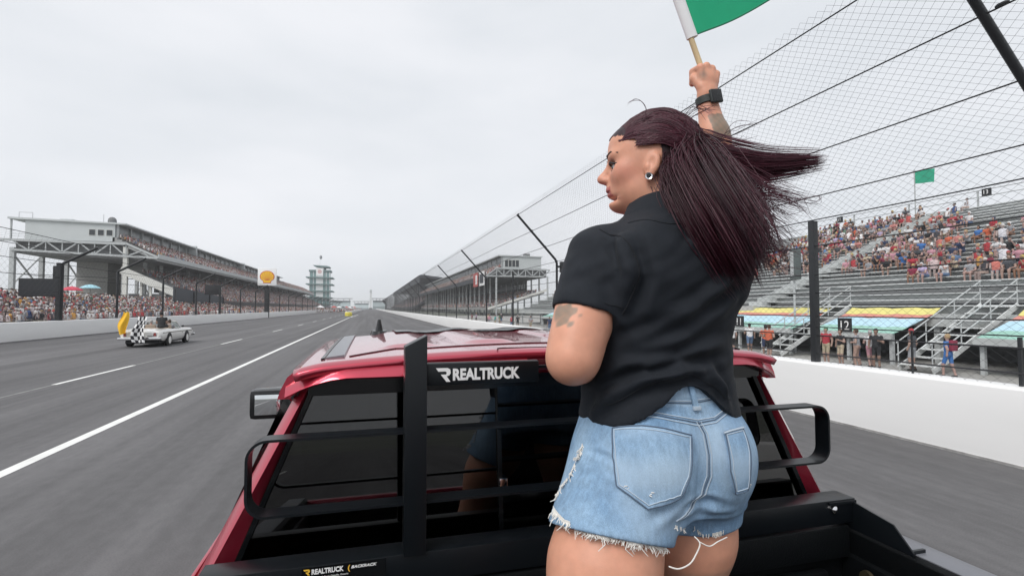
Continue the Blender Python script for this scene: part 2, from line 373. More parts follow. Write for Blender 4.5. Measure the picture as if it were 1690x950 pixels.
def crowd(name, P, face, label, seed=0, jitter=.12, dark=0.0):
    """one mass of seated people: P (n,3) hip positions, face = +1/-1 (looking along +x / -x)"""
    rg = np.random.default_rng(seed); P = np.asarray(P, dtype=np.float64); n = len(P)
    V, F, G = TP; k = len(V)
    ang = rg.normal(0, .45, n) + (0 if face > 0 else math.pi); sc = rg.uniform(.88, 1.1, n)
    ca, sa = np.cos(ang), np.sin(ang)
    W = np.empty((n, k, 3))
    lean = rg.normal(0, .10, n)
    vx = V[None, :, 0] + np.maximum(V[None, :, 2], 0) * lean[:, None]
    W[:, :, 0] = (vx * ca[:, None] - V[None, :, 1] * sa[:, None]) * sc[:, None] + P[:, 0:1]
    W[:, :, 1] = (vx * sa[:, None] + V[None, :, 1] * ca[:, None]) * sc[:, None] + P[:, 1:2]
    W[:, :, 2] = V[None, :, 2] * sc[:, None] + P[:, 2:3]
    FF = (F[None] + (np.arange(n) * k)[:, None, None]).reshape(-1, 4)
    o = np_mesh(name, W.reshape(-1, 3), FF, M_crowd, None, smooth=False)
    C = np.stack([SHIRTS[rg.integers(0, len(SHIRTS), n)], SKINS[rg.integers(0, len(SKINS), n)], PANTS[rg.integers(0, len(PANTS), n)], HAIRS[rg.integers(0, len(HAIRS), n)]], 1)
    fc = C[:, G, :].reshape(-1, 3); at = o.data.attributes.new('Col', 'FLOAT_COLOR', 'FACE')
    at.data.foreach_set('color', np.concatenate([fc, np.ones((len(fc), 1))], 1).astype(np.float32).ravel())
    tag(o, label, None, None, 'stuff'); return o
def rows(x0, z0, dx, dz, n, y0, y1, step, fill, seed, zoff=.12):
    rg = np.random.default_rng(seed); Q = []
    for i in range(n):
        yy = np.arange(y0, y1, step); yy = yy + rg.uniform(-.15, .15, len(yy))
        keep = rg.random(len(yy)) < (fill(yy, i) if callable(fill) else fill)
        yy = yy[keep]; Q.append(np.stack([np.full(len(yy), x0 + dx * i) + rg.uniform(-.1, .1, len(yy)), yy, np.full(len(yy), z0 + dz * i + zoff)], 1))
    return np.concatenate(Q)
def stepped(name, x0, z0, dx, dz, n, y0, y1, m, parent, thick=.5):
    """stepped seating deck"""
    pts = []
    for i in range(n): pts += [(x0 + dx * i - dx * .5, z0 + dz * i - .45), (x0 + dx * (i + .5), z0 + dz * i - .45)]
    pts += [(x0 + dx * (n - .5), z0 + dz * (n - 1) - .45 - thick), (x0 - dx * .5, z0 - .45 - thick)]
    return MB().prism(pts, 'y', y0, y1).build(name, m, parent)

# ---------------------------------------------------------------- big double-deck stand on the left
LS = thing('grandstand', 'double deck grandstand with pale press box at the left edge of the photo', 'grandstand')
Y0, Y1 = 127.0, 440.0
def part(name, m, parent, mb, **k): return mb.build(name, m, parent, **k)
# press box and roof
part('press_box', M_panel, LS, MB().box(-68.4, -52.7, Y0, Y0 + 26, 16.2, 20.3))
rf = part('roof', M_panel, LS, MB().prism([(-71.2, 20.65), (-50.6, 20.15), (-50.6, 19.85), (-71.2, 20.25)], 'y', Y0 - .4, 330))
part('roof', M_panel, LS, MB().prism([(-70, 18.6), (-52.2, 18.2), (-52.2, 17.9), (-70, 18.2)], 'y', 330.5, Y1))
for yy in (172, 232, 292): part('roof_fin', M_panel, rf, MB().box(-53.2, -50.4, yy, yy + .7, 17.9, 20.6))
part('roof_hatch', M_panel, rf, MB().box(-63.5, -61.2, Y0 + 2, Y0 + 5, 20.5, 20.95))
dm = part('radar_dome', M_under, rf, MB().lathe([(.75, 0), (.8, .5), (.72, 1.0), (.4, 1.35), (.02, 1.45)], (-53.8, Y0 + 1.4, 20.2), n=14), smooth=True)
part('roof_rail', M_gal, rf, MB().tube([(-69.5, Y0, 20.5), (-69.5, Y0, 21.7), (-67.2, Y0, 21.7), (-67.2, Y0, 20.5)], .06, 6))
part('antenna', M_gal, rf, MB().tube([(-55, Y0 + .5, 20.2), (-55, Y0 + .5, 22)], .05, 6))
for i in range(3):
    w = part('window', M_beam, LS, MB().box(-57.35 + i * 1.55, -56.15 + i * 1.55, Y0 - .06, Y0 + .1, 17.4, 18.7))
    part('pane', M_win, w, MB().box(-57.27 + i * 1.55, -56.23 + i * 1.55, Y0 - .10, Y0 - .07, 17.48, 18.62))
# suite glazing along the track side
MB().box(-52.9, -52.5, Y0 + .6, 330, 17.6, 19.8).build('suite_glazing', mat('suite_glass', (.13, .145, .15), .3), LS)
for i in range(34):
    yy = Y0 + .4 + i * 6.0; MB().box(-52.6, -52.2, yy, yy + .35, 16.8, 19.9).build('mullion', M_gal, LS)
# open balcony at the back end
part('balcony', M_gal, LS, MB().box(-70.9, -68.4, Y0, Y0 + 10, 15.9, 16.2))
part('balcony_rail', M_gal, LS, MB().tube([(-70.8, Y0 + .1, 17.3), (-68.5, Y0 + .1, 17.3)], .06, 6).tube([(-70.8, Y0 + .1, 16.8), (-68.5, Y0 + .1, 16.8)], .04, 6))
part('column', M_gal, LS, MB().box(-70.95, -70.7, Y0, Y0 + .3, 16.1, 20.3))
# end truss
tz = lambda x: 12.6 + (x + 44.6) * -.085
def chord(a, b, w=.42): return MB().bar(a, b, w, w)
part('chord', M_gal, LS, chord((-72.5, Y0, 16.0), (-50.6, Y0, 15.8), .5)); part('chord', M_gal, LS, chord((-70.6, Y0, 14.0), (-44.6, Y0, 12.9), .42))
part('chord', M_gal, LS, chord((-50.6, Y0, 15.9), (-44.4, Y0, 13.0), .4))
xs = [-70.5 + i * 2.85 for i in range(8)]
for i, x in enumerate(xs[:-1]):
    x2 = xs[i + 1]; zb = lambda q: 14.0 - (q + 70.6) * 1.1 / 26
    if i % 2 == 0: part('diagonal', M_gal, LS, chord((x, Y0, 15.9), (x2, Y0, zb(x2)), .24))
    else: part('diagonal', M_gal, LS, chord((x, Y0, zb(x)), (x2, Y0, 15.9), .24))
    part('strut', M_gal, LS, chord((x2, Y0, zb(x2)), (x2, Y0, 15.9), .18))
part('diagonal', M_gal, LS, chord((-50.4, Y0, 13.2), (-47.6, Y0, 14.4), .22)); part('diagonal', M_gal, LS, chord((-47.6, Y0, 14.4), (-46.2, Y0, 13.0), .2))
# soffit between the truss and the deck, then columns
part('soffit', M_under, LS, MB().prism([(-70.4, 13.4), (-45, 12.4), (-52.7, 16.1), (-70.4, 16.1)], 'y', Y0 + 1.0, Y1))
yy = Y0
i = 0
while yy < Y1:
    part('column', M_gal, LS, MB().box(-70.9, -70.1, yy, yy + .8, -.2, 14.5))
    if i: part('column', M_gal, LS, MB().box(-50.9, -50.3, yy, yy + .6, -.2, 13.0))
    if i % 2 == 0 and yy < 260:
        part('brace', M_gal, LS, chord((-70.5, yy + .4, 13.2), (-70.5, yy + 9.2, 6.8), .26)); part('brace', M_gal, LS, chord((-70.5, yy + 9.2, 13.2), (-70.5, yy + .4, 6.8), .2))
    yy += 9.6; i += 1
part('column', M_beam, LS, MB().box(-51.1, -50.3, Y0, Y0 + .8, -.2, 15.6))
part('stair_tower', mat('concrete_tower', (.33, .33, .32), .9, noise=.08, nscale=.5), LS, MB().box(-68.2, -61.8, 146, 153, -.2, 13.4))
part('rail', M_steel_dark, LS, chord((-71, Y0 + 4, 9.3), (-44, Y0 + 4, 8.2), .12))
# decks
stepped('upper_deck', -45.0, 13.6, -.85, .44, 10, Y0, Y1, M_deck, LS, .9)
part('deck_fascia', M_gal, LS, MB().box(-44.6, -44.3, Y0 - .1, Y1, 12.75, 13.75))
stepped('lower_deck', -37.8, 3.9, -.85, .43, 17, Y0 + .5, Y1, M_deck, LS, .8)
part('deck_beam', M_beam, LS, MB().bar((-36.6, Y0 + .2, 3.2), (-51.5, Y0 + .2, 10.3), .5, 1.5))
part('deck_front_wall', M_black, LS, MB().box(-37.4, -37.0, 134, Y1, 1.6, 3.8))
for x in (-48, -46.2, -43.5): part('column', M_beam, LS, MB().box(x - .2, x + .2, Y0 + 1, Y0 + 1.4, -.2, 2.6 + (-36 - x) * .48))
part('cross_beam', M_under, LS, MB().box(-50.5, -40, Y0 + 1.5, Y0 + 2, 4.0, 5.2))
part('back_wall', M_under, LS, MB().box(-53, -52.4, Y0 + 22, Y1, 6, 12.6))
crowd('crowd', np.concatenate([rows(-45.0, 13.6, -.85, .44, 10, Y0 + .6, Y1, .62, .86, 1)]), 1, 'distant mass of spectators on the upper deck of the left grandstand', 1)
crowd('crowd', np.concatenate([rows(-37.8, 3.9, -.85, .43, 16, Y0 + 8, Y1, .62, lambda y_, i: np.where(y_ < Y0 + 18, .35, .82), 2)]), 1, 'distant mass of spectators on the lower deck of the left grandstand', 2)
# low bleachers right behind the left wall
LB = thing('bleachers', 'low bleachers packed with people behind the left wall', 'bleachers')
stepped('deck', -25.2, .95, -.85, .25, 9, 28, 122, M_deck, LB, .3)
for i in range(9):
    MB().box(-25.2 - .85 * i - .15, -25.2 - .85 * i + .15, 28, 122, .95 + .25 * i - .04, .95 + .25 * i).build('bench', M_alu, LB)
crowd('crowd', rows(-25.2, .95, -.85, .25, 9, 29, 121, .60, .93, 3), 1, 'dense mass of spectators behind the left wall and fence', 3)
crowd('crowd', rows(-26.5, .6, -.9, .18, 7, 124, 420, .62, .6, 4), 1, 'far strip of spectators low behind the left wall', 4)
# umbrellas in that crowd
def umbrella(x, y, z, c, lab, rr=1.0):
    u = thing('umbrella', lab, 'umbrella', (x, y, z), 0, 'umbrellas in the left crowd')
    m = MB(); n = 8
    prof = [(rr, 0), (rr * .8, .16), (rr * .45, .32), (.02, .42)]
    m.loft([[(r_ * math.cos(2 * math.pi * j / n), r_ * math.sin(2 * math.pi * j / n), h_) for j in range(n)] for r_, h_ in prof], cap=False)
    m.build('canopy', mat('umbrella_' + lab.split()[0], c, .7), u); MB().tube([(0, 0, -1.1), (0, 0, .5)], .02, 6).build('pole', M_steel_dark, u)
umbrella(-29.3, 62, 3.9, (.55, .06, .10), 'red umbrella open in the left crowd beside the blue one')
umbrella(-29.3, 65.5, 4.25, (.33, .58, .66), 'pale blue umbrella open in the left crowd beside the red one')
# boards and signs along the left wall
b1 = thing('message_board', 'small black display board on the left fence post', 'board', (-21.9, 44.6, 0))
MB().box(-2.35, .1, -.1, .25, 2.95, 4.25).build('panel', M_black, b1, bevel=.03); MB().box(-.5, -.35, .25, .35, 2.9, 5.2).build('bracket', M_steel_dark, b1); MB().box(-2.3, .05, -.13, -.10, 3.0, 4.2).build('face', mat('board_face', (.02, .022, .026), .3), b1)
MB().box(-.12, .12, -.12, .12, 1.0, 5.4).build('post', M_steel_dark, b1)
b2 = thing('screen_wall', 'long charcoal banner wall in front of the lower deck on the left', 'banner', (-30, 92, 0))
MB().prism([(0, 1.6), (28, 1.9), (28, 4.4), (0, 5.5)], 'x', -.1, .1).build('panel', mat('banner_cloth', (.05, .058, .07), .7), b2)
for q in (0, 9, 18, 27.5): MB().box(.1, .3, q, q + .2, -.2, 5.2 - q * .03).build('post', M_steel_dark, b2)
b3 = thing('message_board', 'tiny black display board on the left fence before the white flag stand', 'board', (-21.9, 85.8, 0))
MB().box(-2.0, -.1, -.1, .2, 4.1, 5.6).build('panel', M_black, b3, bevel=.03); MB().box(-.12, .12, -.1, .1, 1, 5.6).build('post', M_steel_dark, b3)
# square sign with the scallop emblem
sg = thing('emblem_sign', 'white square sign with yellow scallop shell on a black pole', 'sign', (-21.9, 122, 0))
x0 = -1.9; z0 = 7.0; S = 3.8
M_sw = mat('sign_white', (.82, .82, .82), .4); M_sy = mat('sign_yellow', (.90, .56, .03), .4); M_sr = mat('sign_red', (.55, .04, .03), .4)
MB().box(x0, x0 + S, -.15, .15, z0, z0 + S).build('panel', M_sw, sg, bevel=.12)
MB().box(-.55, .4, .2, .7, -.2, z0 + .5).build('pole', M_black, sg)
def scallop(k):
    pts = []
    for i in range(15):
        a = R(-28 + 236 * i / 14); pts.append((1.0 * math.cos(a) * k, (.86 * math.sin(a) + .05) * k))
    pts += [(-.55 * k, -.62 * k), (-.52 * k, -.92 * k), (.52 * k, -.92 * k), (.55 * k, -.62 * k)]
    return pts
for nm, k, yy, m_ in (('emblem_border', 1.48, -.17, M_sr), ('emblem', 1.33, -.19, M_sy)):
    pp = [(x0 + S / 2 + a, z0 + S / 2 + b - .0) for a, b in scallop(k)]; MB().prism(pp, 'y', yy - .03, yy + .01).build(nm, m_, sg)
for i in range(7):
    a = R(42 + 96 * i / 6); c0 = (x0 + S / 2, -.235, z0 + S / 2 - 1.05); L = 2.1 if 0 < i < 6 else 1.75
    MB().bar((c0[0] + .3 * math.cos(a), c0[1], c0[2] + .3 * math.sin(a)), (c0[0] + L * math.cos(a), c0[1], c0[2] + L * math.sin(a)), .07, .03, (0, 1, 0)).build('emblem_rib', M_sr, sg)
MB().bar((x0 + S / 2 - .75, -.2, z0 + S / 2 - .98), (x0 + S / 2 - .35, -.2, z0 + S / 2 - .98), .03, .1).build('emblem_rib', M_sr, sg)

# ---------------------------------------------------------------- pagoda tower
M_tg = mat('green_glass', (.16, .27, .27), .2, spec=.6); M_tf = mat('tower_slab', (.12, .19, .19), .6); M_tw = mat('tower_white', (.66, .68, .68), .6)
PG = thing('control_tower', 'tiered green glass control tower with white sign in the distance', 'tower', (-48, 535, 0))
zs = [0, 6.5, 12.8, 19.0, 25.5, 32.0, 38.0]
for i in range(6):
    hw = 9.2 if i < 5 else 9.0
    gb = MB().box(-hw, hw, -9, 9, zs[i], zs[i + 1] - .9).build('glass_storey', M_tg, PG)
    for x in (-hw, -hw * .62, hw * .30, hw * .66, hw): MB().box(x - .25, x + .25, -9.25, -9.0, zs[i], zs[i + 1] - .9).build('mullion', M_tw, gb)
    e = 12.0 if i in (2, 3, 4) else 10.5
    if i < 5: MB().prism([(-e, zs[i + 1] - .9), (e, zs[i + 1] - 1.3), (e + .6, zs[i + 1] - .75), (e, zs[i + 1] - .1), (-e, zs[i + 1] + .2), (-e - .6, zs[i + 1] - .3)], 'y', -11.5, 11.5).build('eave', M_tf, PG)
MB().box(-3.2, 3.2, -9.6, -9.05, 12, 38).build('shaft', M_tw, PG)
for x0_, x1_ in ((-9.8, -3.3), (3.3, 10.2)): MB().box(x0_, x1_, -10, 10, 37.2, 38.9).build('eave', M_tf, PG)
MB().box(-3.2, 3.2, -9.9, 3, 33.2, 40.6).build('sign_panel', mat('tower_sign', (.8, .8, .8), .5), PG)
em = MB(); em.lathe([(1.9, 0), (1.9, -.1)], (0, -9.9, 37.2), 'y', 20); em.build('sign_emblem', mat('tower_emblem', (.62, .42, .42), .5), PG)
MB().box(3.3, 5.0, -2, 3, 37, 43).build('core', M_tf, PG)
MB().prism([(-6.7, 43.6), (-4, 42.2), (8.5, 41.2), (9.2, 42.2), (7, 43.0)], 'y', -8, 8).build('top_roof', M_tf, PG)
for x in (-1.5, 4.0): MB().tube([(x, 0, 42), (x, 0, 46)], .18, 6).build('mast', M_tw, PG)
MB().tube([(0, 0, 42), (0, 0, 50.5)], .10, 6).build('mast', M_tw, PG)
MB().lathe([(.02, 0), (1.0, .5), (1.3, 2), (1.0, 3.4), (.02, 4)], (0, 0, 50.0), n=10).build('finial', mat('finial_grey', (.22, .23, .24), .5), PG, smooth=True)

# scoring pylon and far stands at the end of the straight
py = thing('scoring_pylon', 'thin white pylon standing at the end of the straight', 'pylon', (-.2, 700, 0))
MB().box(-1.3, 1.3, -1, 1, -.6, 22).build('shaft', M_tw, py); MB().box(-1.4, 1.4, -1.1, 1.1, 22, 26).build('head', M_panel, py); MB().box(-1.9, 1.9, -1.3, 1.3, -.6, 2.4).build('base', M_under, py)
def far_stand(x0, x1, y, z0, z1, lab, m=M_panel):
    t = thing('far_grandstand', lab, 'grandstand', (x0, y, 0))
    MB().prism([(0, -.6), (14, -.6), (14, z1), (0, z0)], 'x', 0, x1 - x0).build('seating', m, t)
    MB().box(-3, x1 - x0 + 3, 6, 20, z1 + 3, z1 + 3.8).build('roof', M_under, t)
    for q in range(5): MB().box((x1 - x0) * q / 4.2, (x1 - x0) * q / 4.2 + .8, 12, 13, 0, z1 + 3).build('column', M_gal, t)
far_stand(-70, -32, 860, 4, 14, 'pale far grandstand right of the tower', mat('far_seats', (.30, .36, .37), .8))
far_stand(-30, -4, 1000, 3, 11, 'pale far grandstand left of the white pylon', mat('far_seats2', (.34, .40, .41), .8))
far_stand(3, 26, 900, 5, 15, 'pale far grandstand right of the white pylon', mat('far_seats3', (.26, .31, .32), .8))
# crews and cars far down the pit lane
rg = random.Random(5)
M_far = [mat('far_red', (.45, .08, .07), .6), mat('far_white', (.7, .7, .7), .6), mat('far_dark', (.06, .06, .07), .6), mat('far_tan', (.45, .4, .33), .7)]
for i in range(9):
    t = thing('canopy_tent', f'{["nearest", "second nearest", "third nearest", "fourth nearest", "fifth nearest", "sixth nearest", "seventh nearest", "eighth nearest", "farthest"][i]} canopy tent down the pit lane, with a {["white", "dark", "red"][i % 3]} roof', 'tent', (-21.5 + i * .9, 240 + i * 30, 0), 0, 'canopy tents far down the pit lane')
    m_ = M_far[[1, 2, 0][i % 3]]
    MB().add([(-1.8, -1.8, 2.3), (1.8, -1.8, 2.3), (1.8, 1.8, 2.3), (-1.8, 1.8, 2.3), (0, 0, 3.4)], [(0, 1, 4), (1, 2, 4), (2, 3, 4), (3, 0, 4), (3, 2, 1, 0)]).build('roof', m_, t)
    for sx in (-1.7, 1.7):
        for sy in (-1.7, 1.7): MB().box(sx - .05, sx + .05, sy - .05, sy + .05, 0, 2.3).build('leg', M_gal, t)
crowd('crowd', np.stack([np.random.default_rng(9).uniform(-20, -7.5, 420), np.random.default_rng(10).uniform(190, 520, 420), np.full(420, .85)], 1), -1, 'distant people gathered on the pit lane beyond the yellow cushion', 11)

# ---------------------------------------------------------------- double-deck stand on the right, far ahead
RS = thing('grandstand', 'double deck grandstand with pale end box ahead on the right', 'grandstand')
Yr = 171.0; Y2 = 420.0
part('press_box', M_panel, RS, MB().box(43.9, 57.8, Yr, Yr + 25, 15.9, 19.9))
part('roof', M_panel, RS, MB().prism([(42.2, 20.0), (58.2, 19.9), (58.2, 20.2), (42.2, 20.4)], 'y', Yr - .4, Y2))
part('roof_vent', M_under, RS, MB().box(52, 54, Yr + 1, Yr + 3, 20.2, 21.2))
for i in range(4):
    w = part('window', M_beam, RS, MB().box(44.5 + i * 1.3, 45.75 + i * 1.3, Yr - .06, Yr + .1, 16.3, 18.8)); part('pane', M_win, w, MB().box(44.58 + i * 1.3, 45.67 + i * 1.3, Yr - .1, Yr - .07, 16.4, 18.7))
MB().box(43.6, 43.85, Yr + .5, Y2, 16.6, 19.6).build('suite_glazing', mat('suite_glass_dark', (.09, .10, .105), .3), RS)
for i in range(30): MB().box(43.4, 43.7, Yr + i * 8.0, Yr + i * 8.0 + .3, 16, 19.9).build('mullion', M_gal, RS)
part('chord', M_gal, RS, chord((41.5, Yr, 15.8), (61, Yr, 15.5), .45)); part('chord', M_gal, RS, chord((38, Yr, 13.1), (58.5, Yr, 13.1), .4)); part('chord', M_gal, RS, chord((38, Yr, 13.2), (41.6, Yr, 15.8), .35)); part('chord', M_gal, RS, chord((58.5, Yr, 13.1), (61, Yr, 15.4), .3))
for i in range(7):
    xa = 41.6 + i * 2.6
    part('strut', M_gal, RS, chord((xa, Yr, 13.1), (xa, Yr, 15.7), .25)); part('diagonal', M_gal, RS, chord((xa, Yr, 15.6), (xa + 2.6, Yr, 13.2), .25) if i % 2 == 0 else chord((xa, Yr, 13.2), (xa + 2.6, Yr, 15.6), .25))
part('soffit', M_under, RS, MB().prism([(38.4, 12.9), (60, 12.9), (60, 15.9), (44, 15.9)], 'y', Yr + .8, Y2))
stepped('upper_deck', 38.6, 13.8, .62, .34, 9, Yr + .2, Y2, M_deck, RS, .8)
part('deck_fascia', M_darkroof, RS, MB().box(38.0, 38.3, Yr + .2, Y2, 11.7, 13.4))
stepped('lower_deck', 40.0, 2.6, .85, .26, 23, Yr + .6, Y2, M_deck, RS, .7)
part('deck_beam', M_beam, RS, MB().bar((38.6, Yr + .3, 1.9), (60.5, Yr + .3, 8.6), .4, .8))
part('back_wall', M_under, RS, MB().box(60.2, 60.6, Yr + 26, Y2, 8, 10.0)); part('back_wall', M_under, RS, MB().box(60.2, 60.6, Yr + 26, Y2, 11.8, 13))
for i in range(26):
    yy = Yr + i * 9.5; part('column', M_gal, RS, MB().box(41.3, 41.8, yy, yy + .5, -.5, 13.2)); part('column', M_gal, RS, MB().box(60.0, 60.5, yy, yy + .5, -.5, 13.2))
for i in range(60):
    yy = Yr + 26 + i * 3.6; part('wall_post', M_under, RS, MB().box(60.0, 60.6, yy, yy + 1.4, 9.9, 11.9))
crowd('crowd', rows(38.6, 13.8, .62, .34, 9, Yr + .6, Y2, .62, .75, 21), -1, 'distant spectators on the upper deck ahead on the right', 21)
crowd('crowd', rows(40.0, 2.6, .85, .26, 22, Yr + 1, Y2, .62, .42, 22), -1, 'distant spectators on the shaded lower deck ahead on the right', 22)
sb = thing('banner_pair', 'red and white banner pair hung from the right stand ahead', 'banner', (37.8, 184, 10.6))
MB().box(-.2, 0, 0, 8, -.6, 4.4).build('panel', M_far[0], sb); MB().box(-.3, -.2, .6, 3.4, .2, 3.6).build('print', M_sw, sb); MB().box(-.2, 0, -11, -3, -.6, 4.4).build('panel', M_sw, sb); MB().box(-.3, -.2, -10, -4, .3, 3.5).build('print', M_darkroof, sb)
# big dark canopy stand beyond
DS = thing('canopy_grandstand', 'dark covered grandstand furthest along the right side', 'grandstand', (0, 0, 0))
MB().prism([(36.5, 28.0), (38, 28.6), (64, 25.5), (64, 24.5), (38, 26.8), (36.5, 27.2)], 'y', 410, 900).build('roof', M_darkroof, DS)
MB().prism([(36.8, 27.2), (37.6, 27.2), (37.6, 22.4), (36.8, 22.4)], 'y', 410, 900).build('fascia', M_darkroof, DS)
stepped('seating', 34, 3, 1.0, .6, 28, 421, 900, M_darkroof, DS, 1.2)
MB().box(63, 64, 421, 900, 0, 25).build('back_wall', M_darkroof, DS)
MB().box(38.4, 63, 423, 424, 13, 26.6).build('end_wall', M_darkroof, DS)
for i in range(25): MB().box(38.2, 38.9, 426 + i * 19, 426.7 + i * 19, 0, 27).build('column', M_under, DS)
crowd('crowd', rows(33.5, 3, 1.0, .6, 20, 425, 890, 1.1, .35, 23), -1, 'far spectators in the dark covered stand on the right', 23)

# ---------------------------------------------------------------- open bleachers on the right
BS = thing('bleachers', 'open aluminium bleachers rising behind the right wall', 'bleachers')
BX, BZ, DX, DZ, NR = 26.3, 2.25, .76, .315, 25
BY0, BY1 = 2.0, 88.0
for i in range(NR):
    x = BX + DX * i; z = BZ + DZ * i
    MB().box(x - .14, x + .14, BY0, BY1, z - .05, z).build('bench', M_alu, BS)
    MB().box(x - .56, x - .22, BY0, BY1, z - .45, z - .41).build('footboard', M_alu2, BS)
    if i % 2 == 0: MB().box(x + .14, x + .16, BY0, BY1, z - .40, z - .06).build('riser', M_alu2, BS)
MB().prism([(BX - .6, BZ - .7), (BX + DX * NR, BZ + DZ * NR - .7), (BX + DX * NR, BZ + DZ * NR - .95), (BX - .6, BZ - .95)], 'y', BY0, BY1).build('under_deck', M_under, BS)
for yy in (30.0, 52.0, 74.0):
    for i in range(NR):
        x = BX + DX * i; z = BZ + DZ * i
        if yy < 60: MB().box(x - .6, x + .16, yy, yy + 1.3, z - .36, z + .02).build('aisle_step', M_alu2, BS)
    MB().tube([(BX, yy - .1, BZ + .55), (BX + DX * NR, yy - .1, BZ + DZ * NR + .55)], .03, 6).build('aisle_rail', M_gal, BS)
i = 0; yy = BY0
while yy < BY1:
    MB().box(BX - .55, BX - .3, yy, yy + .25, -.5, BZ - .5).build('column', M_gal, BS); MB().box(BX + 8, BX + 8.3, yy, yy + .3, -.5, BZ + 2.4).build('column', M_gal, BS)
    MB().box(BX + DX * NR + .2, BX + DX * NR + .3, yy, yy + .1, BZ + DZ * NR - .5, BZ + DZ * NR + 1.15).build('rail_post', M_gal, BS); yy += 5.3
for dz_ in (1.1, .6): MB().tube([(BX + DX * NR + .25, BY0, BZ + DZ * NR + dz_), (BX + DX * NR + .25, BY1, BZ + DZ * NR + dz_)], .035, 6).build('top_rail', M_gal, BS)
MB().box(BX + 3.2, BX + 3.4, BY0, BY1, -.5, BZ + .6).build('back_wall', M_under, BS)
MB().box(BX - .7, BX - .55, BY0, BY1, BZ - 1.0, BZ - .42).build('front_fascia', M_alu2, BS)
# advertising tarps over the front seats
M_ty = mat('tarp_yellow', (.66, .60, .20), .6, noise=.05, nscale=3); M_tr = mat('tarp_red', (.58, .22, .18), .6, noise=.05, nscale=3); M_tb = mat('tarp_blue', (.42, .62, .72), .6, noise=.10, nscale=3); M_tgn = mat('tarp_green', (.28, .50, .42), .6, noise=.06, nscale=3)
def tarp(y0, y1, num, lab):
    t = thing('seat_tarp', lab, 'tarp', (23.0, y0, 0), 0, 'advertising tarps over the front seats')
    L = y1 - y0
    P = [(0, .95), (.9, 1.22), (2.0, 1.62), (2.5, 1.80), (3.0, 2.12)]
    for k, (nm, m_) in enumerate((('green_band', M_tgn), ('blue_band', M_tb), ('red_band', M_tr), ('yellow_band', M_ty))):
        (a, b), (c_, d) = P[k], P[k + 1]; m = MB()
        n = 8; secs = []
        for j in range(n + 1):
            yy = L * j / n; sg_ = .03 * math.sin(j * 2.1 + k); secs.append([(a, yy, b + sg_), (c_, yy, d + sg_), (c_, yy, d - .03 + sg_), (a, yy, b - .03 + sg_)])
        m.loft(secs).build(nm, m_, t)
    MB().box(-.12, 0, 0, L, .62, .95).build('front_board', M_alu2, t)
    for yy in (0.1, L * .5, L - .25): MB().box(.1, .25, yy, yy + .15, -.5, .95).build('leg', M_gal, t)
    if not num: return t
    MB().box(-.18, -.12, L * .42, L * .42 + .75, .95, 1.62).build('number_plate', M_black, t)
    text_mesh(num, .62, .004, 'number', M_sw, t, matrix=frame((-.2, L * .42 + .69, 1.05), (0, -1, 0), (0, 0, 1)))
    return t
tarp(9.2, 14.7, '13', 'striped seat tarp with number 13 plate at the right edge')
tarp(18.0, 22.6, '12', 'striped seat tarp with number 12 plate right of the thick fence post')
tarp(23.9, 32.5, '11', 'striped seat tarp with number 11 plate behind the red cab roof')
tarp(36, 50, '', 'striped seat tarp without plate, just beyond the woman')
tarp(54, 68, '', 'striped seat tarp furthest along the open bleachers')
# access stairs with white rails
def stairs(y0, lab):
    s = thing('access_stairs', lab, 'stairs', (21.4, y0, -.5))
    n = 9
    for i in range(n): MB().box(.55 * i, .55 * i + .5, 0, 1.3, .3 * (i + 1) - .04, .3 * (i + 1)).build('tread', M_alu, s)
    for yy in (-.03, 1.33):
        MB().bar((0, yy, .1), (4.95, yy, 2.75), .05, .22).build('stringer', M_alu, s)
        for hh in (.55, 1.05): MB().tube([(-.1, yy, .1 + hh), (5.0, yy, 2.8 + hh), (6.2, yy, 2.8 + hh)], .028, 6).build('handrail', M_gal, s)
        for q in (0, 1.6, 3.3, 4.9): MB().tube([(q, yy, .1 + q * .535), (q, yy, 1.15 + q * .535)], .025, 6).build('baluster', M_gal, s)
stairs(15.2, 'white railed steps beside the tarp with number 13')
stairs(23.0, 'railed steps left of the thick fence post')
# flag on the top rail, speakers, gate
fp = thing('flagpole', 'thin pole with small green flag on top of the bleachers', 'flag', (45, 32.9, 9.6))
MB().tube([(0, 0, -.4), (0, 0, 4.4)], .05, 8).build('pole', M_gal, fp)
m = MB(); secs = []
for j in range(9):
    u = j / 8; secs.append([(.15 * math.sin(u * 5), -1.75 * u, 4.3 - .25 * u), (.15 * math.sin(u * 5 + .5), -1.75 * u + .1 * u, 3.2 - .25 * u)])
m.loft(secs, closed=False).build('flag_cloth', mat('flag_green_far', (.03, .36, .22), .7), fp, smooth=True)
def sign_on_rail(y, txt, lab):
    t = thing('section_sign', lab, 'sign', (45.3, y, 10.6)); MB().box(-.05, .05, -.3, .3, .1, .65).build('plate', M_black, t)
    text_mesh(txt, .42, .004, 'number', M_sw, t, matrix=frame((-.06, .25, .24), (0, -1, 0), (0, 0, 1)))
sign_on_rail(27.8, '13', 'small black number plate on the top rail right of the flag')
sign_on_rail(40.5, '11', 'small black number plate on the top rail left of the flag')
spk = thing('loudspeaker', 'grey column loudspeaker on a pole left of the thick fence post', 'loudspeaker', (24.0, 24.6, -.5))
MB().tube([(0, 0, 0), (0, 0, 6.2)], .06, 8).build('pole', M_gal, spk); MB().box(-.2, .25, -.3, .12, 4.3, 6.1).build('cabinet', mat('speaker_grey', (.10, .12, .12), .6), spk, bevel=.04); MB().box(-.24, -.2, -.2, .02, 4.5, 5.9).build('grille', M_gal, spk)

